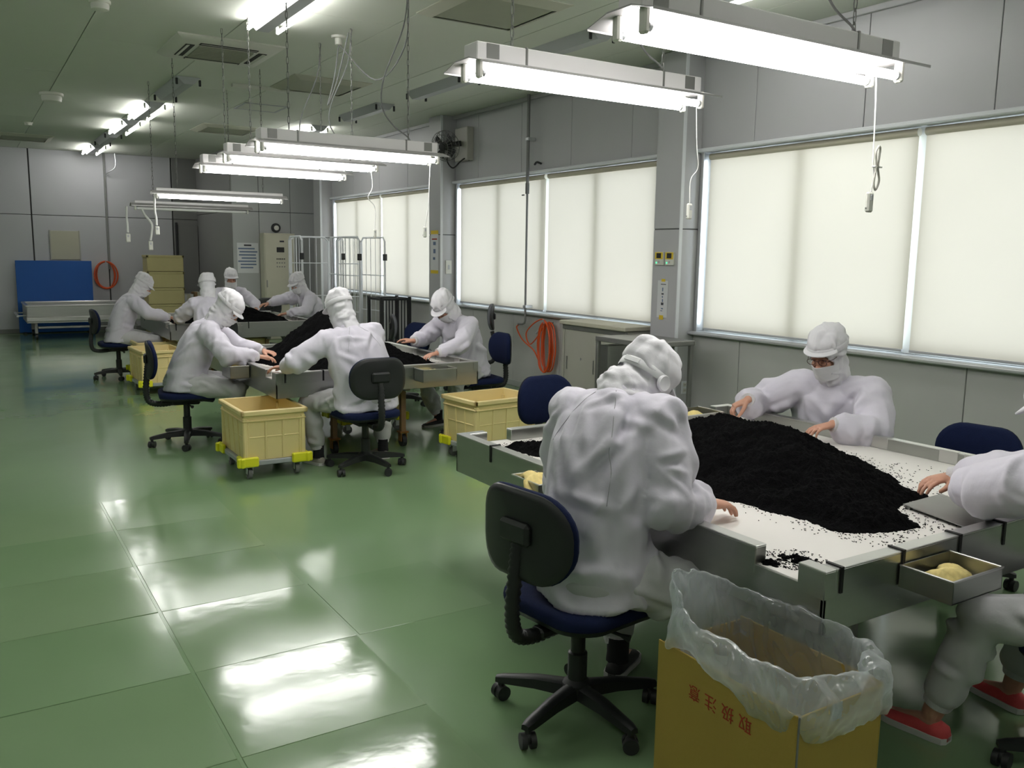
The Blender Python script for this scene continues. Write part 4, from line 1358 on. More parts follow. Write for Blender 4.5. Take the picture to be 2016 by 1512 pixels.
def clump(c, r, seed, label):
    mb = MB()
    rng = random.Random(seed)
    for k in range(46):
        p = Vector(c) + Vector((rng.gauss(0, r[0]), rng.gauss(0, r[1]), 0.0))
        e = (p - Vector(c)); q = max(0.1, 1 - (e.x / (2 * r[0])) ** 2 - (e.y / (2 * r[1])) ** 2)
        mb.ell((p.x, p.y, c[2] + 0.004 * q), (rng.uniform(.006, .014), rng.uniform(.005, .010), rng.uniform(.004, .012) * q + 0.003), 7, 4, rot=rotz(rng.uniform(0, PI)))
    return tag(mb.build('seaweed_clump', M['seaweed']), label, 'seaweed', None, 'stuff')
clump((2.14, 1.70, 0.672), (0.022, 0.035), 4, 'small crumbled seaweed clump at the opening of the nearest table corner')
clump((2.045, 1.735, 0.672), (0.008, 0.012), 9, 'tiny seaweed plug under the rim end beside the table opening')

# flat steel scoop plate lying on the tray, tip in the heap
o = MB()
o.add([(2.96, 1.90, 0.684), (3.24, 1.92, 0.682), (3.12, 1.58, 0.682), (2.89, 1.60, 0.684), (2.96, 1.90, 0.6875), (3.24, 1.92, 0.6855), (3.12, 1.58, 0.6855), (2.89, 1.60, 0.6875)],
      [(3, 2, 1, 0), (4, 5, 6, 7), (0, 1, 5, 4), (1, 2, 6, 5), (2, 3, 7, 6), (3, 0, 4, 7)])
o.bb((2.885, 1.59, 0.672), (2.90, 1.61, 0.690)); o.bb((3.11, 1.575, 0.672), (3.13, 1.6, 0.690)); o.bb((3.2, 1.88, 0.672), (3.22, 1.9, 0.686)); o.bb((2.96, 1.87, 0.672), (2.98, 1.89, 0.688))
tag(o.build('steel_plate', M['steel_dark']), 'flat grey steel plate slid under the tip of the nearest seaweed heap', 'plate')

hook_tray((2.47, 1.495, 0.692), 0.0, 'open steel tray with a yellow cloth hooked outside the nearest table, by the coral shoes', 0.26, 0.17, 0.07)
folded_cloth((2.47, 1.41, 0.640), 0.25, 'pale yellow speckled cloth in the tray nearest the camera', 0.19, 0.10)
hook_tray((1.995, 2.86, 0.70), -PI / 2, 'open steel tray hooked beside the bent back of the nearest worker', 0.20, 0.12, 0.07)
folded_cloth((1.93, 2.88, 0.67), 1.3, 'pale yellow speckled cloth beside the bent back of the nearest worker', 0.20, 0.10)
hook_tray((3.42, 3.62, 0.745), 0.0, 'open steel tray set inside the far rim of the nearest table', 0.30, 0.20, 0.07)
folded_cloth((3.42, 3.50, 0.70), 0.4, 'pale yellow cloth in the tray at the far rim of the nearest table', 0.18, 0.10)

sorting_table('sorting_table', 1.88, 3.58, 6.20, 8.25, 0.72, 'second stainless sorting table under the tall seaweed heap, in mid room', False)
X0Y0 = (1.95, 6.27, 3.52, 8.18)
SCAT = [(3.1, 6.4, 0.15, 50), (2.1, 6.5, 0.12, 30)]
heap('tall_seaweed_heap', [(2.03, 7.55), (2.08, 7.15), (2.22, 6.75), (2.42, 6.52), (2.8, 6.46), (3.1, 6.52), (3.40, 6.62), (3.49, 7.0), (3.47, 7.5), (3.3, 7.9), (2.8, 8.08), (2.3, 8.0)], 0.662, 0.55, 0.013,
     'tall black seaweed heap on the second sorting table', 5, peak=(2.56, 7.15, 0.45, 0.28), flakes=300)
hook_tray((3.14, 6.195, 0.70), 0.0, 'open steel tray with a pale cloth hooked on the second table near its corner', 0.30, 0.16, 0.10)
folded_cloth((3.12, 6.12, 0.64), 0.2, 'pale yellow cloth in the tray hooked on the second table near edge', 0.18, 0.10)
hook_tray((1.875, 7.0, 0.70), -PI / 2, 'open steel tray hooked in front of the worker at the second table aisle side', 0.26, 0.15, 0.10)
folded_cloth((1.80, 7.0, 0.645), 1.2, 'pale yellow cloth in the tray on the aisle side of the second table', 0.16, 0.09)

sorting_table('sorting_table', 2.02, 3.80, 10.75, 12.75, 0.73, 'third stainless sorting table, farthest from the camera', False)
X0Y0 = (2.08, 10.8, 3.74, 12.7)
SCAT = [(2.2, 11.2, 0.15, 30)]
heap('far_seaweed_heap', [(2.2, 11.4), (2.5, 11.0), (3.0, 10.95), (3.5, 11.0), (3.68, 11.5), (3.65, 12.2), (3.2, 12.5), (2.6, 12.5), (2.25, 12.1)], 0.672, 0.24, 0.018,
     'low black seaweed heap on the third sorting table', 8, flakes=100)
hook_tray((2.70, 10.745, 0.71), 0.0, 'open steel tray hooked on the near edge of the third table', 0.26, 0.15, 0.10)
folded_cloth((2.68, 10.68, 0.655), 0.3, 'pale yellow cloth in the tray of the third table', 0.16, 0.09)

# ============================================================ CHAIRS
def rrect(w, h, r, n=6):
    pts = []
    for cx, cz, a0 in ((w - r, h - r, 0), (-w + r, h - r, PI / 2), (-w + r, -h + r, PI), (w - r, -h + r, 1.5 * PI)):
        for k in range(n + 1):
            a = a0 + PI / 2 * k / n
            pts.append((cx + r * math.cos(a), cz + r * math.sin(a)))
    return pts

def make_chair(label, fabric):
    t = thing('task_chair', label, 'chair', (0, 0, 0), 0, 'wheeled task chairs')
    MB().lathe([(0.035, 0.065), (0.05, 0.075), (0.052, 0.12), (0.034, 0.135), (0.034, 0.23), (0.026, 0.235), (0.026, 0.36)], 18).build('gas_column', M['chair_black'], t)
    for k in range(5):
        a = 2 * PI * k / 5 + 1.15
        u = Vector((math.cos(a), math.sin(a), 0)); s_ = Vector((-math.sin(a), math.cos(a), 0))
        rings = []
        for r_, zc, w, h in ((0.03, 0.098, 0.030, 0.026), (0.15, 0.096, 0.025, 0.021), (0.275, 0.082, 0.021, 0.014), (0.302, 0.078, 0.015, 0.010)):
            c = u * r_ + Vector((0, 0, zc))
            rings.append([c + s_ * w + Vector((0, 0, -h)), c + s_ * w * 0.9 + Vector((0, 0, h * 0.6)), c + s_ * w * 0.4 + Vector((0, 0, h)), c - s_ * w * 0.4 + Vector((0, 0, h)), c - s_ * w * 0.9 + Vector((0, 0, h * 0.6)), c - s_ * w + Vector((0, 0, -h))])
        l = MB().loft(rings).build('base_leg', M['chair_black'], t, sharp=50)
        cc = u * 0.285
        c = MB()
        d2 = (u * 0.6 + s_ * 0.8)
        n2 = Vector((-d2.y, d2.x, 0))
        for q in (-1, 1):
            c.cyl(cc + n2 * (q * 0.006) + Vector((0, 0, 0.027)), cc + n2 * (q * 0.025) + Vector((0, 0, 0.027)), 0.027, n=18)
        c.cyl(cc + Vector((0, 0, 0.05)), cc + Vector((0, 0, 0.075)), 0.011)
        c.ell(cc + Vector((0, 0, 0.036)), (0.02, 0.02, 0.022), 10, 6)
        c.build('caster', M['dark'], l, sharp=40)
    m_ = MB()
    m_.bb((-0.10, -0.11, 0.345), (0.10, 0.10, 0.378), 0, 0.01)
    m_.bb((-0.03, -0.20, 0.335), (0.03, -0.08, 0.372), 0, 0.01)
    m_.build('mechanism', M['chair_black'], t)
    MB().tube([(0.08, 0.0, 0.355), (0.18, 0.02, 0.35), (0.21, 0.03, 0.345)], [0.006, 0.006, 0.014], 8).build('lever', M['chair_black'], t)
    # seat: dished cushion with a falling front edge over a black pan
    def seat_ring(s, zo, yo=0.0):
        out = []
        for x, y in rrect(0.225 * s, 0.215 * s, 0.11 * s, 6):
            dz = 0.014 * (x / 0.22) ** 2 - 0.030 * max(0, (y - 0.06) / 0.16) ** 2 + 0.012 * max(0, (-y - 0.1) / 0.12)
            out.append((x, y + yo, zo + dz))
        return out
    MB().loft([seat_ring(0.60, 0.372), seat_ring(0.93, 0.378), seat_ring(0.985, 0.396)]).build('seat_pan', M['chair_black'], t, sharp=60)
    MB().loft([seat_ring(0.985, 0.397), seat_ring(1.0, 0.412), seat_ring(0.985, 0.432), seat_ring(0.90, 0.446), seat_ring(0.6, 0.448), seat_ring(0.25, 0.446)]).build('seat', fabric, t, sharp=70)
    # bellows arm
    path = smooth_path([(0, -0.12, 0.352), (0, -0.22, 0.350), (0, -0.285, 0.375), (0, -0.305, 0.45), (0, -0.297, 0.56), (0, -0.285, 0.66), (0, -0.272, 0.72)], 9)
    rr = [(0.027 if i % 2 else 0.0215) for i in range(len(path))]
    MB().tube(path, rr, 12).build('bellows_arm', M['chair_black'], t, sharp=80)
    # backrest, slightly bowed
    def back_ring(s, yo, n=7):
        out = []
        for x, z in rrect(0.215 * s, 0.15 * s, 0.13 * s, n):
            out.append((x, -0.235 + yo + 0.55 * x * x - 0.05 * (z / 0.15) ** 2 * 0.4, 0.715 + z))
        return out
    MB().loft([back_ring(0.35, 0.006), back_ring(0.85, 0.004), back_ring(0.97, -0.004), back_ring(1.0, -0.02), back_ring(0.97, -0.032)]).build('backrest', fabric, t, sharp=70)
    MB().loft([back_ring(0.99, -0.0325), back_ring(0.97, -0.042), back_ring(0.85, -0.052), back_ring(0.3, -0.056)]).build('back_shell', M['chair_black'], t, sharp=60)
    MB().box((0, -0.298, 0.725), (0.14, 0.03, 0.075), 0, 0.012).build('back_mount', M['chair_black'], t)
    return t

chair0 = make_chair('navy task chair under the nearest worker, seen from behind', M['navy'])
CH = []
def heading(az):           # degrees clockwise from +y -> rotation about z
    return -R(az)
def place_chair(x, y, az, label, first=[True]):
    if first[0]:
        first[0] = False
        chair0.location = (x, y, 0); chair0.rotation_euler = (0, 0, heading(az)); chair0['label'] = label
        return chair0
    return copy_tree(chair0, (x, y, 0), heading(az), label)
place_chair(1.735, 2.29, 82, 'navy and black task chair under the nearest worker, backrest seen from behind')
place_chair(2.92, 1.13, 2, 'navy task chair by the coral shoes, mostly cut off by the frame')
place_chair(3.02, 4.12, 175, 'empty navy task chair behind the nearest worker, past the nearest table')
_low = place_chair(4.10, 2.36, 262, 'empty navy task chair on the wall side of the nearest table, beyond the rim')
place_chair(4.24, 3.20, 268, 'navy task chair under the worker with glasses, behind the nearest table')
place_chair(2.46, 5.93, 0, 'black backed task chair of the worker seen from behind at the second table')
place_chair(1.50, 7.42, 98, 'navy task chair beside the yellow bin on the aisle side of the second table')
place_chair(4.06, 7.05, 275, 'navy task chair of the worker on the wall side of the second table')
place_chair(3.85, 8.35, 260, 'empty navy task chair half hidden past the wall side worker, second table')
place_chair(1.58, 11.70, 88, 'navy task chair of the worker on the aisle side of the third table')
place_chair(2.42, 10.25, 5, 'task chair of the worker facing away at the third table')
place_chair(3.30, 13.25, 182, 'task chair of the worker facing the camera at the third table')
place_chair(4.28, 11.90, 268, 'task chair of the worker reaching left at the third table')
place_chair(4.10, 14.05, 0, 'empty task chair with dark backrest beyond the third table')
for c in kids(_low):
    if c.name.startswith(('backrest', 'back_shell', 'back_mount')):
        c.location.z -= 0.09
def recolour(o, src, dst):
    for c in kids(o):
        if c.data and c.data.materials and c.data.materials[0] == src:
            c.data = c.data.copy(); c.data.materials[0] = dst
for x, y, az, lb in ((4.62, 9.55, 115, 'empty grey task chair by the window wall, seat and backrest seen from the side'),
                     (4.92, 8.75, 300, 'empty dark grey task chair standing behind the wall side worker')):
    o = place_chair(x, y, az, lb)
    recolour(o, M['navy'], M['grey_seat'])
    if y < 9:
        for c in kids(o):
            if c.name.startswith(('backrest', 'back_shell', 'back_mount')):
                c.location.z += 0.17

# ============================================================ YELLOW BINS ON DOLLIES
def make_bin(label, w, d, h, z0):
    """w along x, d along y; tub rests on the dolly at z0"""
    t = thing('yellow_bin', label, 'bin', (0, 0, z0), 0, 'pale yellow bins')
    b = MB()
    tp = 0.018
    def ring(x, y, z):
        return [(-x, -y, z), (x, -y, z), (x, y, z), (-x, y, z)]
    x, y = w / 2, d / 2
    # open tub: outside, top edge, inside
    b.loft([ring(x - tp - 0.01, y - tp - 0.01, 0), ring(x - 0.012, y - 0.012, h - 0.002), ring(x - 0.020, y - 0.020, h - 0.002), ring(x - tp - 0.020, y - tp - 0.020, 0.012)])
    b.build('tub', M['yellow_bin'], t)
    r = MB()
    for z, th, ex in ((h - 0.018, 0.036, 0.008), (h - 0.075, 0.014, -0.002)):
        for s_ in (-1, 1):
            r.box((s_ * (x + ex / 2 - 0.010), 0, z), (0.02 + ex, d + 2 * ex, th), 0, 0.006)
            r.box((0, s_ * (y + ex / 2 - 0.010), z), (w + 2 * ex, 0.02 + ex, th), 0, 0.006)
    r.build('rim', M['yellow_bin'], t)
    rb = MB()
    tilt = tp / h
    def rib_x(px, s_):   # on the y faces
        rb.box((px, s_ * (y - 0.012 - tp / 2), h / 2 - 0.03), (0.014, 0.012, h - 0.07), 0, 0.003, Matrix.Rotation(-s_ * tilt, 3, 'X'))
    def rib_y(py, s_):
        rb.box((s_ * (x - 0.012 - tp / 2), py, h / 2 - 0.03), (0.012, 0.014, h - 0.07), 0, 0.003, Matrix.Rotation(s_ * tilt, 3, 'Y'))
    nx, ny = max(3, round(w / 0.15)), max(3, round(d / 0.15))
    for s_ in (-1, 1):
        for k in range(nx + 1):
            rib_x(-x + 0.045 + (w - 0.09) * k / nx, s_)
        for k in range(ny + 1):
            rib_y(-y + 0.045 + (d - 0.09) * k / ny, s_)
        rb.box((0, s_ * (y - 0.012 - tp * 0.55), h * 0.46), (w - 0.09, 0.010, 0.010), 0, 0.003)
        rb.box((s_ * (x - 0.012 - tp * 0.55), 0, h * 0.46), (0.010, d - 0.09, 0.010), 0, 0.003)
    rb.build('ribs', M['yellow_bin'], t)
    for sx in (-1, 1):
        for sy in (-1, 1):
            MB().box((sx * (x - 0.024), sy * (y - 0.024), h / 2 - 0.02), (0.034, 0.034, h - 0.06), 0, 0.008).build('corner_post', M['yellow_bin'], t)
    return t

def make_dolly(label, w, d, corner=True):
    t = thing('dolly', label, 'dolly', (0, 0, 0), 0, 'wheeled dollies under the yellow bins')
    f = MB()
    x, y = w / 2, d / 2
    for s_ in (-1, 1):
        f.box((s_ * (x - 0.03), 0, 0.118), (0.06, d, 0.034), 0, 0.004)
        f.box((0, s_ * (y - 0.03), 0.118), (w, 0.06, 0.034), 0, 0.004)
    f.box((0, 0, 0.118), (w - 0.1, 0.06, 0.03), 0, 0.004)
    f.build('frame', M['dolly_grey'], t)
    for sx in (-1, 1):
        for sy in (-1, 1):
            c = MB()
            c.box((sx * (x - 0.035), sy * (y + 0.004), 0.132), (0.15, 0.03, 0.07), 0, 0.008)
            c.box((sx * (x + 0.004), sy * (y - 0.035), 0.132), (0.03, 0.13, 0.07), 0, 0.008)
            c.build('corner_guard', M['yellow_bright'], t)
            p = MB()
            p.box((sx * (x - 0.06), sy * (y - 0.06), 0.092), (0.06, 0.06, 0.018), 0, 0.004)
            for q in (-1, 1):
                p.box((sx * (x - 0.06) + q * 0.02, sy * (y - 0.06), 0.065), (0.005, 0.04, 0.06), 0, 0.002)
            p = p.build('caster', M['alu'], t)
            MB().cyl((sx * (x - 0.06) - 0.014, sy * (y - 0.06), 0.038), (sx * (x - 0.06) + 0.014, sy * (y - 0.06), 0.038), 0.038, n=18).build('wheel', M['rubber'], p)
    return t
DZ = 0.137
bin0 = make_bin('pale yellow bin nearest the aisle, in front of the second table', 0.46, 0.62, 0.36, DZ)
dol0 = make_dolly('wheeled dolly with yellow corner guards under the bin nearest the aisle', 0.46, 0.60)
def place_bin(x, y, rz, lb, ld, first=[True]):
    if first[0]:
        first[0] = False
        for o, l, z in ((bin0, lb, DZ), (dol0, ld, 0)):
            o.location = (x, y, z); o.rotation_euler = (0, 0, rz); o['label'] = l
        return
    copy_tree(bin0, (x, y, DZ), rz, lb)
    copy_tree(dol0, (x, y, 0), rz, ld)
place_bin(1.80, 6.02 + 0.27, R(0), 'pale yellow bin on the aisle corner of the second table, seen end on', 'dolly with yellow corner guards under the bin on the aisle corner of the second table')
place_bin(3.50, 5.86, R(90 + 6), 'pale yellow bin between the second table and the nearest one, seen long side on', 'dolly under the yellow bin between the second table and the nearest one')
place_bin(1.80, 10.42, R(3), 'pale yellow bin by the third table with a small blue mark, half behind a chair', 'dolly with yellow corner guards under the bin with the small blue mark')
place_bin(1.92, 11.35, R(0), 'pale yellow bin mostly hidden behind the one with the blue mark', 'dolly under the mostly hidden bin beside the third table')
place_bin(3.05, 7.35, R(90), 'pale yellow bin pushed under the second table', 'dolly under the bin pushed below the second table')
place_bin(3.0, 11.35, R(90), 'pale yellow bin pushed under the third table', 'dolly under the bin pushed below the third table')
t = MB().bb((-0.02, -0.001, -0.012), (0.02, 0.001, 0.012)).build('blue_sticker', M['blue_panel'])
tag(t, 'small blue sticker on the yellow bin beside the third table', 'sticker')
t.location = (1.72, 10.42 - 0.31 + 0.004, DZ + 0.25)

# ============================================================ CARTON WITH A LINED BAG
def rubbish_carton():
    t = thing('cardboard_carton', 'ochre cardboard carton with upside down red lettering, lined with a bag', 'carton', (1.645, 1.285, 0.0), R(0))
    w, d, h = 0.34, 0.50, 0.50         # w along x, d along y; origin = near aisle corner
    k = 0.006
    MB().bb((0, 0, 0.0), (k, d, h), 0, 0.0015).build('side_panel', M['card'], t)
    MB().bb((w - k, 0, 0.0), (w, d, h), 0, 0.0015).build('side_panel', M['card'], t)
    MB().bb((k + 0.004, 0, 0.0), (w - k, k, h - 0.005), 0, 0.0015).build('end_panel', M['card'], t)
    MB().bb((k, d - k, 0.0), (w - k, d, h - 0.01), 0, 0.0015).build('end_panel', M['card'], t)
    MB().bb((k, k, 0.01), (w - k, d - k, 0.016)).build('bottom', M['card_in'], t)
    MB().bb((k - 0.001, -0.001, 0.0), (k + 0.006, 0.003, h - 0.004)).build('corner_joint', M['cable'], t)
    MB().bb((0.13, -0.0012, h - 0.05), (0.17, 0.0, h - 0.004)).build('tape', M['dolly_grey'], t)
    # lettering on the aisle side, upside down
    chars = '取扱注意'
    for i, c in enumerate(chars):
        y = 0.160 + i * 0.062
        # outward face is -x; text rotated by half a turn
        X = Matrix(((0, 0, -1, -0.0012), (1, 0, 0, y), (0, -1, 0, h - 0.095), (0, 0, 0, 1)))
        text_mesh('lettering', c, 0.047, M['red_ink'], t, X, 0.0003)
    return t
rubbish_carton()

def liner_bag():
    """polythene liner: inside the carton, folded out over the rim in a puffed cuff"""
    rng = random.Random(12)
    n = 96
    cx, cy, w, d = 1.645 + 0.17, 1.285 + 0.25, 0.34, 0.50
    def outline(s, e, a):
        # rounded rectangle by superellipse
        c, q = math.cos(a), math.sin(a)
        p = 2 / e
        return (math.copysign(abs(c) ** p, c) * (w / 2) * s[0], math.copysign(abs(q) ** p, q) * (d / 2) * s[1])
    rings = []
    spec = [  # (scale x, scale y, z, roundness, wobble)
        (0.60, 0.62, 0.26, 3, 0.010), (0.82, 0.84, 0.36, 4, 0.008), (0.90, 0.92, 0.45, 6, 0.004), (0.94, 0.96, 0.515, 5, 0.008),
        (1.02, 1.02, 0.57, 3, 0.016), (1.06, 1.05, 0.605, 3, 0.016), (1.12, 1.08, 0.600, 3, 0.016), (1.17, 1.11, 0.56, 3, 0.018), (1.18, 1.12, 0.51, 3, 0.018), (1.13, 1.09, 0.465, 4, 0.014), (1.05, 1.05, 0.445, 5, 0.008)]
    V = []
    for k, (sx, sy, z, e, wob) in enumerate(spec):
        ring = []
        for i in range(n):
            a = 2 * PI * i / n
            x, y = outline((sx, sy), e, a)
            nn = noise.noise(Vector((math.cos(a) * 2.3, math.sin(a) * 2.3, k * 0.35))) * 2.0 + 0.7 * noise.noise(Vector((math.cos(a) * 7, math.sin(a) * 7, k * 0.5 + 4)))
            r_ = math.hypot(x, y)
            x += x / r_ * nn * wob; y += y / r_ * nn * wob
            # the far aisle corner is pulled up, the near end sags over the end panel
            up = 0.10 * max(0, (y / (d / 2))) ** 2 * max(0, min(1, (0.15 - x) / 0.25)) * (1 if 3 <= k <= 7 else 0.25)
            near = max(0, -y / (d / 2) - 0.35)
            zz = z + up * min(1, k / 3) + 0.012 * noise.noise(Vector((a * 3, k * 0.6, 2))) - (0.03 * near if k > 3 else 0)
            if k >= 6:
                aisle = max(0.0, -x / (w / 2))
                if aisle > 0.75 and y > -0.1:      # hugs the aisle panel along its top edge
                    zz = max(zz, 0.478 + 0.03 * (y > 0.1) + 0.02 * math.sin(y * 20))
                x += 0.05 * near * (1 if x > 0 else 0.2); y -= 0.03 * near
            ring.append((cx + x, cy + y, zz))
        V.append(ring)
    mb = MB().loft(V, caps=False)
    me = mb.mesh('liner_bag', M['bag'], sharp=180)
    o = bpy.data.objects.new('liner_bag', me)
    COL.objects.link(o)
    s = o.modifiers.new('s', 'SUBSURF'); s.levels = 2; s.render_levels = 2
    tx = bpy.data.textures.new('creases', 'CLOUDS'); tx.noise_scale = 0.06; tx.noise_depth = 2
    dm = o.modifiers.new('d', 'DISPLACE'); dm.texture = tx; dm.strength = 0.03; dm.mid_level = 0.5; dm.texture_coords = 'LOCAL'
    return tag(o, 'milky translucent bag lining the ochre carton and puffed out over its rim', 'bag')
liner_bag()
# ============================================================ PEOPLE
# each body is ONE continuous skin (head, trunk, arms, five-fingered hands, legs); clothing is its children
def remesh_np(mb, voxel, it=3):
    """union of overlapping solids -> one smooth closed surface, as numpy verts + quads"""
    me = mb.mesh('tmp', [], sharp=180)
    o = bpy.data.objects.new('tmp', me)
    COL.objects.link(o)
    md = o.modifiers.new('r', 'REMESH')
    md.mode = 'VOXEL'
    md.voxel_size = voxel
    md.use_smooth_shade = True
    dg = bpy.context.evaluated_depsgraph_get()
    ev = bpy.data.meshes.new_from_object(o.evaluated_get(dg))
    bpy.data.objects.remove(o, do_unlink=True)
    nv = len(ev.vertices)
    v = np.empty(nv * 3); ev.vertices.foreach_get('co', v); v = v.reshape(-1, 3)
    nl = len(ev.loops)
    lv = np.empty(nl, int); ev.loops.foreach_get('vertex_index', lv)
    ls = np.empty(len(ev.polygons), int); ev.polygons.foreach_get('loop_start', ls)
    lt = np.empty(len(ev.polygons), int); ev.polygons.foreach_get('loop_total', lt)
    f = [lv[a:a + b] for a, b in zip(ls, lt)]
    e = np.empty(len(ev.edges) * 2, int); ev.edges.foreach_get('vertices', e); e = e.reshape(-1, 2)
    bpy.data.meshes.remove(ev); bpy.data.meshes.remove(me)
    v = smooth_np(v, e, it)
    return v, f, e

def smooth_np(v, e, it, lam=0.5, mu=-0.53):
    n = len(v)
    deg = np.bincount(e.ravel(), minlength=n).astype(float)[:, None]
    deg[deg == 0] = 1
    for k in range(it * 2):
        s = np.stack([np.bincount(e[:, 0], v[e[:, 1], c], n) + np.bincount(e[:, 1], v[e[:, 0], c], n) for c in range(3)], 1)
        v = v + (lam if k % 2 == 0 else mu) * (s / deg - v)
    return v

def normals_np(v, f):
    n = np.zeros_like(v)
    q = np.array([x for x in f if len(x) == 4])
    if len(q):
        c = np.cross(v[q[:, 2]] - v[q[:, 0]], v[q[:, 3]] - v[q[:, 1]])
        for k in range(4):
            for a in range(3):
                n[:, a] += np.bincount(q[:, k], c[:, a], len(v))
    l = np.linalg.norm(n, axis=1, keepdims=True); l[l == 0] = 1
    return n / l

def np_obj(name, v, f, m, parent):
    me = bpy.data.meshes.new(name)
    me.from_pydata(v.tolist(), [], [list(map(int, x)) for x in f])
    me.materials.append(m)
    me.polygons.foreach_set('use_smooth', [True] * len(me.polygons))
    me.update()
    o = bpy.data.objects.new(name, me)
    COL.objects.link(o)
    if parent is not None:
        o.parent = parent
    return o

def folds(v, f, rng, count, amp, width, length, field, keep=None, fixed=()):
    """cloth folds: soft ridges and valleys along short tangent lines; field(p) gives the preferred run of the cloth there"""
    n = normals_np(v, f)
    d = np.zeros(len(v))
    def one(A, B, a, w):
        ab = B - A
        L2 = ab @ ab
        t = np.clip(((v - A) @ ab) / L2, 0, 1)
        q = v - A - t[:, None] * ab
        r2 = (q * q).sum(1)
        return a * np.exp(-r2 / w ** 2) * np.sin(PI * np.clip(t * 0.86 + 0.07, 0, 1)) ** 0.7
    for A, B, a, w in fixed:
        d += one(np.array(A, float), np.array(B, float), a, w)
    for _ in range(count):
        i = rng.integers(len(v))
        p, nn = v[i], n[i]
        u = field(p, rng)
        u = u - nn * (u @ nn)
        l = np.linalg.norm(u)
        if l < 1e-4:
            continue
        u = u / l
        ln = length * rng.uniform(0.6, 1.5)
        A, B = p - u * ln / 2, p + u * ln / 2
        wd = width * rng.uniform(0.7, 1.4)
        a = amp * rng.uniform(0.5, 1.2)
        side = np.cross(u, nn)
        d += one(A, B, a, wd) - 0.75 * one(A + side * wd * 1.6, B + side * wd * 1.6, a, wd)
    d = np.clip(d, -amp * 2.0, amp * 2.2)
    if keep is not None:
        d = d * keep(v)
    return v + n * d[:, None]

def V3(*a):
    return Vector(a)

def limb(mb, pts, radii, n=14):
    pts = [Vector(p) for p in pts]
    mb.tube(pts, list(radii), n)
    for p, r in zip(pts, radii):
        mb.ell(p, (r, r, r), 12, 8)

def ik(S, T, a, b, pole):
    d = T - S
    L = d.length
    if L > (a + b) * 0.985:
        k = L / ((a + b) * 0.985); a *= k; b *= k
    u = d.normalized()
    x = (a * a - b * b + L * L) / (2 * L)
    h = math.sqrt(max(1e-6, a * a - x * x))
    p = (pole - u * pole.dot(u)).normalized()
    return S + u * x + p * h

def hand(mb, W, d, nrm, thumb, k=1.0, curl=(14, 20, 16), spread=4, pinch=0.0):
    """wrist W, finger direction d, nrm = out of the BACK of the hand, thumb = towards the thumb side"""
    d = d.normalized(); nrm = (nrm - d * nrm.dot(d)).normalized()
    s = thumb - d * thumb.dot(d) - nrm * thumb.dot(nrm)
    s.normalize()
    rings = []
    for t, w, th in ((-0.015, 0.025, 0.019), (0.015, 0.030, 0.017), (0.045, 0.037, 0.0155), (0.075, 0.039, 0.0135), (0.090, 0.037, 0.011)):
        c = W + d * (t * k)
        rings.append([c + s * (w * k * math.cos(a)) + nrm * (th * k * math.sin(a)) for a in [2 * PI * i / 14 for i in range(14)]])
    mb.loft(rings)
    for i, (off, ln, r) in enumerate(((0.0305, 0.071, 0.0088), (0.0105, 0.079, 0.0090), (-0.0100, 0.073, 0.0086), (-0.0295, 0.057, 0.0078))):
        base = W + d * ((0.083 - 0.006 * (i == 3) - 0.003 * (i == 0)) * k) + s * (off * k)
        a = R(spread * (1.4 - i))
        dd = (d * math.cos(a) + s * math.sin(a)).normalized()
        pts, rr = [base - dd * 0.025 * k, base], [r * 0.98 * k, r * 1.02 * k]
        ang = 0.0
        seg = (0.46, 0.30, 0.24)
        for j in range(3):
            ang += R(curl[j] * (1 + 0.12 * i) + (8 if pinch and i == 0 else 0))
            v = dd * math.cos(ang) - nrm * math.sin(ang)
            pts.append(pts[-1] + v * (ln * seg[j] * k))
            rr.append(r * (0.96, 0.88, 0.74)[j] * k)
        limb(mb, pts, rr, 10)
    b0 = W + d * 0.018 * k + s * 0.020 * k - nrm * 0.004 * k
    v1 = (d * 0.72 + s * 0.66 - nrm * (0.22 + 0.4 * pinch)).normalized()
    v2 = (d * 0.90 + s * 0.32 - nrm * (0.28 + 0.3 * pinch)).normalized()
    v3 = (d * 0.97 + s * 0.05 - nrm * (0.26 + 0.2 * pinch)).normalized()
    p1 = b0 + v1 * 0.040 * k; p2 = p1 + v2 * 0.032 * k; p3 = p2 + v3 * 0.022 * k
    limb(mb, [b0, p1, p2, p3], [0.0150 * k, 0.0118 * k, 0.0104 * k, 0.0082 * k], 10)

def frame_from(fwd, up):
    f = fwd.normalized()
    r = f.cross(up).normalized()
    u = r.cross(f)
    return Matrix((r, f, u)).transposed()

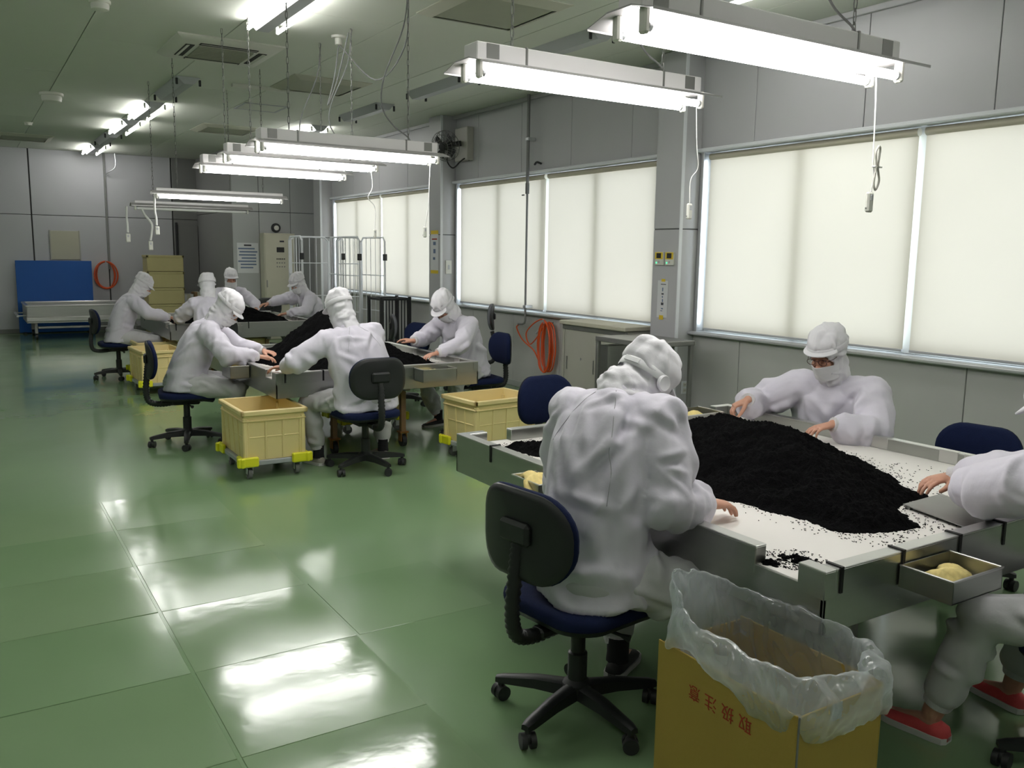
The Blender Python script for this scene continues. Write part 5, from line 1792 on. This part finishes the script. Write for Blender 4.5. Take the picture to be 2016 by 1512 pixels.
def person(label, pos, az, lean=22, side=0, seat=0.45, look=(0, 25, 0), hands=None, feet=None, k=1.0, voxel=0.006, cloth_v=0.011,
           shoe='shoe_black', ankle='sock', face=False, glasses=False, detail=1, seed=1, twist=0, cap=1.0, legs_hidden=False, elbow=((1, -0.5, -0.5), (-1, -0.5, -0.5)), pinch=(0, 0), wide=1.0, fdir=(None, None), slouch=10, back_folds=(), sk=1.0, band=True, brim=1.0, nf=0.0, nl=1.0, puff=1.0, pdz=0.0):
    """seated worker. Local axes: x right, y forward, z up, origin on the floor under the hips. hands/feet in world coordinates (right, left)"""
    rng = np.random.default_rng(seed)
    rz = -R(az)
    Wm = Matrix.Translation((pos[0], pos[1], 0)) @ Matrix.Rotation(rz, 4, 'Z')
    Wi = Wm.inverted()
    loc = lambda p: Wi @ Vector(p)
    root_name = 'person'
    # ---- skeleton
    hip = V3(0, 0, seat + 0.085 * k)
    def up_dir(a):
        return (Matrix.Rotation(R(side), 3, 'Y') @ Matrix.Rotation(-R(a), 3, 'X') @ V3(0, 0, 1))
    sp = [hip]
    for ln, a in ((0.165 * sk, lean - slouch), (0.185 * sk, lean), (0.175 * sk, lean + slouch)):
        sp.append(sp[-1] + up_dir(a) * ln * k)
    chest, neck = sp[2], sp[3]
    axis = (sp[3] - sp[2]).normalized()
    rt = Matrix.Rotation(-R(twist), 3, 'Z') @ V3(1, 0, 0)
    rt = (rt - axis * rt.dot(axis)).normalized()
    fw = axis.cross(rt) if axis.cross(rt).y > 0 else -axis.cross(rt)
    sh = [neck - axis * 0.055 * k + rt * (sg * 0.165 * k * wide) + fw * 0.02 for sg in (1, -1)]
    Hm = Matrix.Rotation(-R(look[0] + twist), 3, 'Z') @ Matrix.Rotation(R(look[2]), 3, 'Y') @ Matrix.Rotation(-R(look[1]), 3, 'X')
    hy, hz = Hm @ V3(0, 1, 0), Hm @ V3(0, 0, 1)
    nk_top = neck + ((axis * 0.55 + V3(0, 0, 0.35) + hy * 0.25) * (1 - nf) + fw * nf).normalized() * 0.085 * k * nl
    head = nk_top + hz * 0.085 * k + hy * 0.022 * k
    HX = Matrix.Translation(head) @ (Hm.to_4x4()) @ Matrix.Scale(k, 4)
    wr, el = [], []
    for i in range(2):
        T = loc(hands[i])
        E = ik(sh[i], T, 0.275 * k, 0.245 * k, Vector(elbow[i]))
        wr.append(T); el.append(E)
    knees, ank = [], []
    for i, sg in enumerate((1, -1)):
        F = loc(feet[i]) if feet else V3(sg * 0.15, 0.40, 0)
        A = F + V3(0, 0, 0.085)
        h0 = hip + V3(sg * 0.095 * k, 0.02, -0.01)
        K = ik(h0, A, 0.40 * k, 0.395 * k, V3(sg * 0.25, 0.4, 1.0))
        knees.append((h0, K)); ank.append(A)
    # ---- body
    b = MB()
    def ring(c, ax, rtv, rx, ry, n=18):
        f_ = ax.cross(rtv).normalized()
        return [c + rtv * (rx * math.cos(2 * PI * i / n)) + f_ * (ry * math.sin(2 * PI * i / n)) for i in range(n)]
    X0 = V3(1, 0, 0)
    tor = [(sp[0] - V3(0, 0, 0.03), V3(0, 0, 1), X0, .145, .105), (sp[0], up_dir(lean - slouch), X0, .145, .10), (sp[1], up_dir(lean), X0, .12, .085), (sp[2], axis, rt, .135, .095), (neck - axis * .06, axis, rt, .135, .08), (neck, axis, rt, .055, .05)]
    b.loft([ring(c, a, r_, x * k, y * k) for c, a, r_, x, y in tor])
    limb(b, [neck - axis * .05, neck, nk_top, head], [.055 * k, .052 * k, .050 * k, .055 * k])
    for i in range(2):
        limb(b, [sh[i], sh[i].lerp(el[i], .5), el[i], el[i].lerp(wr[i], .4), wr[i]], [x * k for x in (.050, .044, .038, .036, .024)])
        dd = (wr[i] - el[i]).normalized()
        fd = Wi.to_3x3() @ Vector(fdir[i]) if fdir[i] is not None else (V3(dd.x, dd.y, 0).normalized() + V3(0, 0, -0.12))
        fd = fd.normalized()
        s_ = fd.cross(V3(0, 0, 1)) * (-1 if i == 0 else 1)
        hand(b, wr[i], fd, V3(0, 0, 1), s_, k * 1.0, pinch=pinch[i], curl=(14, 20, 16) if not pinch[i] else (32, 34, 22))
        h0, K = knees[i]
        limb(b, [h0, h0.lerp(K, .5), K, K.lerp(ank[i], .35), ank[i]], [x * k for x in (.075, .066, .050, .050, .034)])
        fdn = (Matrix.Rotation(R(-8 if i == 0 else 8), 3, 'Z') @ V3(0, 1, 0))
        limb(b, [ank[i] - V3(0, 0, .03), ank[i] + fdn * 0.07 + V3(0, 0, -.045), ank[i] + fdn * 0.14 + V3(0, 0, -.06)], [.030, .022, .015])
    # head: skull, jaw, nose, brow, lips, ears, lids
    def he(c, r_):
        b.add(*(lambda q: (q.v, q.f))(MB().ell(c, r_, 18, 12)), 0, HX)
    he((0, -.012, .025), (.073, .090, .098)); he((0, .018, -.048), (.056, .066, .070)); he((0, .062, -.092), (.026, .022, .020))
    he((0, .090, -.016), (.011, .016, .030)); he((0, .098, -.034), (.016, .014, .012)); he((0, .070, .032), (.052, .020, .014))
    he((0, .080, -.066), (.024, .014, .008)); he((.034, .072, .006), (.017, .013, .012)); he((-.034, .072, .006), (.017, .013, .012))
    he((.030, .066, -.03), (.026, .022, .024)); he((-.030, .066, -.03), (.026, .022, .024)); he((.069, -.005, -.005), (.010, .018, .030)); he((-.069, -.005, -.005), (.010, .018, .030))
    v, f, e = remesh_np(b, voxel, 1)
    o = np_obj(root_name, v, f, M['skin'], None)
    o.matrix_world = Wm
    tag(o, label, 'person', 'workers in white clean room suits')
    # ---- jacket
    j = MB()
    hem = seat + 0.015
    tw = wide
    tor = [(hip + V3(0, -0.015, hem - hip.z), V3(0, 0, 1), X0, .205 * tw, .165), (hip + V3(0, -0.01, hem - hip.z + .05), V3(0, 0, 1), X0, .205 * tw, .165), (sp[0] + up_dir(lean - slouch) * .06, up_dir(lean - slouch), X0, .20 * tw, .155), (sp[1], up_dir(lean), X0, .195 * tw, .145),
           (sp[1].lerp(sp[2], .6), up_dir(lean), X0.lerp(rt, .5).normalized(), .20 * tw, .145), (sp[2], axis, rt, .195 * tw, .140), (sp[2].lerp(sp[3], .5), axis, rt, .185 * tw, .125), (neck - axis * .03, axis, rt, .13, .10), (neck + axis * .012, axis, rt, .078, .075)]
    j.loft([ring(c, a, r_, x * k, y * k, 24) for c, a, r_, x, y in tor])
    cuff = MB()
    for i in range(2):
        S, E, T = sh[i], el[i], wr[i]
        dn = (T - E).normalized()
        limb(j, [neck - axis * .055 + rt * (0.05 if i == 0 else -0.05), neck.lerp(S, .55) - axis * .02, S, S.lerp(E, .5), E - (E - S).normalized() * 0.01, E.lerp(T, .45), E.lerp(T, .72), T - dn * 0.055],
             [x * k * p_ for x, p_ in zip((.075, .083, .088, .085, .080, .072, .062, .043), (1, 1, puff ** .5, puff, puff, puff, puff, puff ** .5))], 18)
        # slack cloth hanging under the upper arm
        j.ell(S.lerp(E, .45) + V3(0, 0, -.030), (.060 * k, .060 * k, .075 * k), 14, 10)
        cuff.tube([T - dn * .075, T - dn * .055, T - dn * .02, T + dn * .005], [.041 * k, .044 * k, .0405 * k, .037 * k], 20)
    v, f, e = remesh_np(j, cloth_v, 4)
    arms = [(np.array(sh[i]), np.array(el[i]), np.array(wr[i])) for i in range(2)]
    def field(p, rg):
        best, bd, bax = None, 1e9, None
        for S, E, T in arms:
            for A, B in ((S, E), (E, T)):
                ab = B - A
                t = np.clip((p - A) @ ab / (ab @ ab), 0, 1)
                dd_ = np.linalg.norm(p - A - ab * t)
                if dd_ < bd:
                    bd, bax, near_e = dd_, ab / np.linalg.norm(ab), np.linalg.norm(p - E)
        r_ = rg.normal(0, 1, 3)
        if bd < 0.105 * k:
            return np.cross(bax, r_) * 0.9 + bax * rg.normal(0, 0.75 if near_e > .1 else .3)
        if p[2] < hip.z + 0.12:
            return np.array([1.0, 0.2 * rg.normal(), 0.35 * rg.normal()])
        side_ = np.sign(p[0]) or 1
        return np.array([0.55 * side_ * rg.uniform(0.2, 1.2), 0.3 * rg.normal(), 1.0 if rg.random() < .7 else 0.2])
    q = detail
    pts_ = [np.array(x) for x in (sh[0], sh[1], neck)]
    calm = lambda w_: np.clip(np.min([np.linalg.norm(w_ - x, axis=1) for x in pts_], axis=0) / (.17 * k), .30, 1.0)
    v = folds(v, f, rng, int(40 * q), .0145 * k, .026 * k, .22 * k, field, keep=calm, fixed=back_folds)
    v = folds(v, f, rng, int(60 * q), .0060 * k, .0150 * k, .17 * k, field)
    v = smooth_np(v, e, 1)
    jk = np_obj('jacket', v, f, M['suit'], o)
    cuff.build('cuffs', M['knit'], o)['kind'] = 'stuff'
    # stand collar
    cr = []
    for t_, r_ in ((-.02, .083), (.012, .080), (.038, .077), (.040, .072), (.0, .072)):
        cr.append(ring(neck + axis * t_ + hy * 0.006, axis, rt, r_ * k, r_ * k * 0.98, 24))
    MB().loft(cr, caps=False).build('collar', M['suit'], o, sharp=80)
    # ---- trousers
    t = MB()
    t.ell(hip + V3(0, -.01, -.015), (.185 * k * tw, .165 * k, .085), 18, 12)
    kc = MB()
    for i in range(2):
        h0, K = knees[i]
        A = ank[i]
        limb(t, [h0, h0.lerp(K, .5), K, K.lerp(A, .4), K.lerp(A, .75), A + (K - A).normalized() * .115], [x * k for x in (.105, .095, .080, .074, .066, .052)], 16)
        u = (K - A).normalized()
        kc.tube([A + u * .105, A + u * .085, A + u * .05, A + u * .035], [.050 * k, .052 * k, .049 * k, .045 * k], 18)
    v, f, e = remesh_np(t, cloth_v * 1.15, 4)
    kn = [(np.array(h0), np.array(K), np.array(A)) for (h0, K), A in zip(knees, ank)]
    def tfield(p, rg):
        best = min(((np.linalg.norm(np.cross(p - A, (B - A) / np.linalg.norm(B - A))), (B - A) / np.linalg.norm(B - A)) for h_, K_, a_ in kn for A, B in ((h_, K_), (K_, a_))), key=lambda z_: z_[0])
        return np.cross(best[1], rg.normal(0, 1, 3)) + best[1] * rg.normal(0, .8)
    v = folds(v, f, rng, int(50 * q), .012 * k, .018 * k, .15 * k, tfield)
    v = smooth_np(v, e, 1)
    np_obj('trousers', v, f, M['trouser'], o)
    kc.build('ankle_cuffs', M['knit'], o)['kind'] = 'stuff'
    # ---- socks and shoes
    for i in range(2):
        fdn = (Matrix.Rotation(R(-8 if i == 0 else 8), 3, 'Z') @ V3(0, 1, 0))
        a = ank[i]
        if ankle == 'sock':
            MB().tube([a + V3(0, 0, .065), a + V3(0, 0, .0), a + V3(0, 0.0, -.03)], [.041 * k, .040 * k, .043 * k], 14).build('sock', M['sock'], o)
        sx = fdn.cross(V3(0, 0, 1))
        up, so = [], []
        g = a - V3(0, 0, .085)
        for y, w, h_ in ((-.062, .016, .040), (-.052, .032, .058), (-.02, .038, .068), (.03, .039, .066), (.08, .044, .052), (.125, .045, .042), (.160, .038, .034), (.182, .018, .024)):
            c = g + fdn * y
            up.append([c + sx * (w * math.cos(t_)) + V3(0, 0, .014 + (h_ - .014) * max(0, math.sin(t_)) ** 0.8 - (.006 if math.sin(t_) < 0 else 0)) for t_ in [2 * PI * q_ / 14 for q_ in range(14)]])
            so.append([c + sx * (sg * (w + .004)) + V3(0, 0, z_) for sg, z_ in ((1, .001), (1, .022), (-1, .022), (-1, .001))])
        s_ = MB().loft(up).build('shoe', M[shoe], o, sharp=60)
        MB().loft(so).build('sole', M['sole'], s_, sharp=40)
    # ---- hood with its cap crown
    h = MB()
    def hh(c, r_, rot=None):
        h.add(*(lambda q_: (q_.v, q_.f))(MB().ell(c, r_, 22, 14, rot=rot)), 0, HX)
    hh((0, -.012, .020), (.089, .108, .108)); hh((0, .010, -.055), (.080, .084, .086)); hh((0, -.040, -.06), (.082, .070, .085)); hh((0, -.034, -.115), (.082, .074, .070))
    hh((0, -.016, .070), (.094 * cap, .113 * cap, .075 * cap)); hh((0, -.03, .105), (.082 * cap, .098 * cap, .050 * cap))
    limb(h, [nk_top + hy * .012, neck + axis * .045 + hy * .012, neck + axis * .005, neck - axis * .03], [.088 * k, .084 * k, .080 * k, .076 * k], 18)
    v, f, e = remesh_np(h, cloth_v * 0.72, 3)
    HXi = np.array(HX.inverted())
    HM = np.array(Hm)
    def hfield(p, rg):
        l = HXi[:3, :3] @ p + HXi[:3, 3]
        if l[2] < 0.045:
            u = np.array([1.0 if rg.random() < .65 else .2, rg.normal() * .8, .35 * rg.normal()])
        else:
            u = np.array([rg.normal() * .5, rg.normal() * .6, 1.0])
        return HM @ u
    v = folds(v, f, rng, int(54 * q), .0070 * k, .013 * k, .095 * k, hfield)
    v = smooth_np(v, e, 1)
    lv = v @ HXi[:3, :3].T + HXi[:3, 3]
    if face:
        def openf(p):
            return p[1] > 0.03 and (p[0] / .064) ** 2 + ((p[2] + .035) / .088) ** 2 < 1
        f = [q_ for q_ in f if not openf(lv[q_].mean(0))]
    hd = np_obj('hood', v, f, M['hood'], o)
    if face:
        sd = hd.modifiers.new('thickness', 'SOLIDIFY'); sd.thickness = 0.004; sd.offset = -1
    # band round the cap
    rg_ = []
    for z, r_ in ((.036, .985), (.040, 1.018), (.066, 1.018), (.070, .985)):
        rg_.append([HX @ V3(.0955 * cap * r_ * math.cos(a), -.016 + .1145 * cap * r_ * math.sin(a), z) for a in [2 * PI * i / 32 for i in range(32)]])
    if band: MB().loft(rg_, caps=False).build('cap_band', M['hood'], o, sharp=70)
    # peak
    pk = MB()
    vs, fs = [], []
    n = 14
    for lay in (0, 1):
        for i in range(n + 1):
            a = R(-62 + 124 * i / n)
            w_ = math.cos(a) ** 0.6
            for rr, dz in ((1.0, .044), (1.0 + .42 * w_, .034 - .010 * w_)):
                vs.append((.096 * rr * math.sin(a) * (1.0 if rr == 1.0 else .92), -.016 + .112 * rr * math.cos(a) if rr == 1.0 else -.016 + .112 * math.cos(a) + brim * .046 * w_, dz + pdz - .005 * lay))
    m_ = (n + 1) * 2
    for i in range(n):
        fs += [(2 * i, 2 * i + 1, 2 * i + 3, 2 * i + 2), (m_ + 2 * i, m_ + 2 * i + 2, m_ + 2 * i + 3, m_ + 2 * i + 1), (2 * i + 1, m_ + 2 * i + 1, m_ + 2 * i + 3, 2 * i + 3), (2 * i, 2 * i + 2, m_ + 2 * i + 2, m_ + 2 * i)]
    fs += [(0, m_, m_ + 1, 1), (2 * n, 2 * n + 1, m_ + 2 * n + 1, m_ + 2 * n)]
    pk.add(vs, fs, 0, HX)
    pk.build('peak', M['hood'], o, sharp=50)
    # pleated mask
    mk = MB()
    nu, nv_ = 18, 10
    vs, fs = [], []
    for lay in (0, 1):
        for jv in range(nv_ + 1):
            for iu in range(nu + 1):
                u, w = -1 + 2 * iu / nu, jv / nv_
                a = u * R(80)
                z = -.034 - .080 * w
                nose = .020 * math.exp(-(u / .28) ** 2) * (1 - w) ** 0.6
                rad_x, rad_y = .078 - .008 * w, .088 - .012 * w
                pleat = .0022 * math.sin(w * PI * 6)
                sc = 1.03 - .03 * lay
                vs.append((rad_x * math.sin(a) * sc, (.012 + (rad_y + nose + pleat) * math.cos(a)) * sc, z + (.012 * (1 - w) - .004) * math.cos(u * 1.5)))
    sz = (nu + 1) * (nv_ + 1)
    for jv in range(nv_):
        for iu in range(nu):
            a = jv * (nu + 1) + iu
            fs += [(a, a + 1, a + nu + 2, a + nu + 1), (sz + a, sz + a + nu + 1, sz + a + nu + 2, sz + a + 1)]
    for iu in range(nu):
        for a, s_ in ((iu, 1), (nv_ * (nu + 1) + iu, -1)):
            fs.append((a, a + sz, a + 1 + sz, a + 1) if s_ > 0 else (a + 1, a + 1 + sz, a + sz, a))
    mk.add(vs, fs, 0, HX)
    mk.build('mask', M['mask'], o, sharp=60)
    # ear pads on the hood
    if face or detail >= 1.5:
        ey = MB()
        for sg in (-1, 1):
            ey.add(*(lambda q_: (q_.v, q_.f))(MB().ell((sg * .034, .0845, .003), (.0145, .004, .0024), 12, 6)), 0, HX)
            ey.add(*(lambda q_: (q_.v, q_.f))(MB().ell((sg * .034, .0875, .030), (.019, .004, .0035), 12, 6, rot=Matrix.Rotation(sg * 0.12, 3, 'Y'))), 0, HX)
        ey.build('brows_and_lashes', M['brow'], o)['kind'] = 'stuff'
    if glasses:
        g = MB()
        for sg in (-1, 1):
            pts = [HX @ V3(sg * .034 + .024 * math.cos(a), .105 - .10 * abs(sg * .034 + .024 * math.cos(a)) ** 1.0 * .22, .000 + .0165 * math.sin(a)) for a in [2 * PI * i / 22 for i in range(22)]]
            g.tube(pts, .0017 * k, 6, closed=True)
            g.tube([HX @ V3(sg * .058, .098, .004), HX @ V3(sg * .076, .06, .008), HX @ V3(sg * .078, .0, .006)], .0016, 6)
        g.tube([HX @ V3(-.010, .104, .004), HX @ V3(0, .108, .008), HX @ V3(.010, .104, .004)], .0017, 6)
        g.build('glasses', M['lens_rim'], o)
    return o, jk, hd, HX, dict(sh=sh, el=el, wr=wr, sp=sp, axis=axis, rt=rt, Wm=Wm, hip=hip, fw=fw)

def seam_on(target, pts, parent, r=0.0014, name='seam'):
    """piping that follows the surface of a garment"""
    from mathutils.bvhtree import BVHTree
    bv = BVHTree.FromPolygons([v.co.copy() for v in target.data.vertices], [tuple(p.vertices) for p in target.data.polygons])
    out = []
    P = smooth_path(pts, 10)
    for p in P:
        c, n, i, d = bv.find_nearest(p)
        if c is not None:
            out.append(c + n * 0.0004)
    for _ in range(4):
        out = [out[0]] + [(out[i - 1] + out[i] * 2 + out[i + 1]) / 4 for i in range(1, len(out) - 1)] + [out[-1]]
    MB().tube(out, r, 5).build(name, M['seam'], parent)

# nearest worker, seen from behind, bent over the nearest table
o, jk, hd, HX, S = person('nearest worker in a white hooded suit, seen from behind, bent over the nearest table', (1.77, 2.25), 68, lean=17, side=-3, look=(14, 42, 6), nf=0.75, nl=0.7,
    hands=[(2.16, 2.13, 0.742), (2.12, 2.66, 0.745)], feet=[(1.96, 1.95, 0), (2.05, 2.45, 0)], k=1.07, sk=1.06, puff=1.1, voxel=0.0045, cloth_v=0.0085, detail=1.6, seed=31, wide=0.95, elbow=((0.25, -1, -0.8), (-0.25, -1, -0.8)), slouch=12,
    fdir=((1.0, 0.05, -0.12), (1, 0.2, -0.12)), band=False)
n_, ax, rt = S['sp'][3], S['axis'], S['rt']
bk = -S['fw']
seam_on(jk, [n_ + bk * .09 + rt * .035, n_ - ax * .10 + bk * .14 + rt * .075, n_ - ax * .22 + bk * .15 + rt * .10, S['sp'][1] + bk * .15 + rt * .115], o)
seam_on(jk, [n_ + bk * .09 - rt * .05, n_ - ax * .08 + bk * .12 - rt * .11, n_ - ax * .2 + bk * .12 - rt * .17], o)
pd = MB()
q = HX.to_3x3() @ V3(1, -0.12, 0.03)
c = HX @ V3(.088, -.028, .018)
pd.lathe([(.026, 0), (.029, .004), (.029, .012), (.026, .016), (.020, .014)], 24, X=Matrix.Translation(c) @ q.to_track_quat('Z', 'Y').to_matrix().to_4x4())
pd.build('ear_disc', M['mask'], o)
st = MB()
rg_ = []
for z, r_ in ((.018, 1.0), (.022, 1.03), (.046, 1.03), (.050, 1.0)):
    rg_.append([HX @ V3(.0915 * r_ * math.sin(a), -.014 - .109 * r_ * math.cos(a), z - .012 * math.cos(a)) for a in [R(-80 + 160 * i / 24) for i in range(25)]])
st.loft(rg_, caps=False, closed=False)
st.build('head_strap', M['mask'], o, sharp=60)
bo = MB().box((0, 0, 0), (.062, .004, .020), 0, .002).build('strap_buckle', M['mask'], o)
bo.matrix_local = HX @ Matrix.Translation((0.012, -.129, .022)) @ Matrix.Rotation(R(6), 4, 'Z')

# worker with glasses facing the camera across the nearest table
person('worker with dark glasses and mask facing the camera across the nearest table', (4.10, 3.06), 255, lean=13, side=0, look=(8, 22, 0),
    hands=[(3.66, 3.33, 0.82), (3.68, 2.78, 0.775)], feet=[(3.75, 3.2, 0), (3.75, 2.9, 0)], voxel=0.0042, cloth_v=0.009, detail=1.5, seed=6, wide=1.26, puff=1.2, sk=0.86, seat=0.43, face=True, glasses=True, cap=1.05,
    pinch=(1, 0), elbow=((1, -0.75, -0.7), (-1, -0.75, -0.7)), fdir=((-0.75, 0.55, -0.45), (-0.95, 0.35, -0.2)), slouch=8, brim=0.6, pdz=0.02)

# worker cut by the frame edge at the nearest table, coral shoes
person('worker in a white suit and coral shoes, cut off by the frame edge', (2.98, 1.05), 2, lean=24, side=-2, look=(-6, 26, 0),
    hands=[(3.20, 1.86, 0.775), (3.02, 1.70, 0.79)], feet=[(3.13, 1.52, 0), (2.69, 1.555, 0)], voxel=0.0045, cloth_v=0.009, detail=1.3, seed=8, wide=1.1, puff=1.25, shoe='shoe_red', ankle='bare',
    elbow=((1, -0.5, -0.3), (-1.3, 0.1, -0.15)), fdir=((-1.0, 0.35, -0.15), (0.8, 0.6, -0.1)))

# second table
o, jk, hd, HX, S = person('worker seen from behind at the near side of the second table, grey soled shoes', (2.47, 5.93), 352, lean=15, side=-7, look=(-8, 24, -3),
    hands=[(2.72, 6.55, 0.74), (1.98, 6.28, 0.755)], feet=[(2.72, 6.20, 0), (2.20, 6.22, 0)], seed=11, detail=1.2, shoe='shoe_grey', wide=1.24, elbow=((1, -0.5, -0.5), (-1, -0.2, -0.5)), fdir=(None, (-0.8, 0.6, -0.1)))
n_, ax, rt = S['sp'][3], S['axis'], S['rt']
bk = -S['fw']
for sg in (-1, 1):
    seam_on(jk, [n_ + bk * .09 + rt * sg * .04, n_ - ax * .09 + bk * .13 + rt * sg * .10, n_ - ax * .2 + bk * .13 + rt * sg * .15], o)
person('worker bending forward on the aisle side of the second table', (1.50, 7.40), 108, lean=25, look=(8, 42, 0),
    hands=[(1.98, 7.00, 0.755), (2.12, 7.32, 0.76)], feet=[(1.85, 7.15, 0), (1.85, 7.45, 0)], seed=14, detail=1.2, wide=1.05, elbow=((1, -0.4, -0.6), (-1, -0.4, -0.5)), cap=1.06, fdir=((1.0, -0.25, -0.1), None))
person('worker with bowed head on the wall side of the second table', (4.00, 7.10), 250, lean=24, look=(6, 46, 0),
    hands=[(3.48, 7.22, 0.80), (3.46, 6.70, 0.745)], feet=[(3.7, 7.15, 0), (3.7, 6.85, 0)], seed=17, detail=1.2, wide=1.05, face=True, elbow=((1, -0.6, -0.5), (-1, -0.5, -0.6)), fdir=((-0.8, 0.5, 0.15), (-0.9, -0.1, -0.15)), slouch=8)
# third table
person('worker in profile with peaked hood on the aisle side of the third table', (1.60, 11.66), 96, lean=20, look=(4, 34, 0),
    hands=[(2.12, 11.25, 0.775), (2.15, 11.6, 0.76)], feet=[(1.95, 11.5, 0), (1.95, 11.8, 0)], seed=21, voxel=.007, cloth_v=.012, elbow=((1, -0.4, -0.6), (-1, -0.4, -0.5)))
person('worker facing away at the near side of the third table', (2.40, 10.28), 2, lean=16, look=(0, 14, 0),
    hands=[(2.62, 10.86, 0.765), (2.14, 10.86, 0.765)], feet=[(2.58, 10.6, 0), (2.26, 10.6, 0)], seed=24, voxel=.007, cloth_v=.012)
person('worker facing the camera at the far side of the third table', (3.34, 13.18), 188, lean=15, look=(0, 12, 0),
    hands=[(3.10, 12.62, 0.765), (3.56, 12.62, 0.765)], feet=[(3.2, 12.85, 0), (3.48, 12.85, 0)], seed=27, voxel=.0065, cloth_v=.012, face=True, brim=0.6, pdz=0.012)
person('worker reaching an arm over the heap on the wall side of the third table', (4.22, 11.90), 262, lean=21, look=(-6, 26, 0),
    hands=[(3.62, 12.2, 0.87), (3.70, 11.62, 0.765)], feet=[(3.9, 12.0, 0), (3.9, 11.75, 0)], seed=30, voxel=.0065, cloth_v=.012, elbow=((1, -0.5, 0.1), (-1, -0.4, -0.5)))
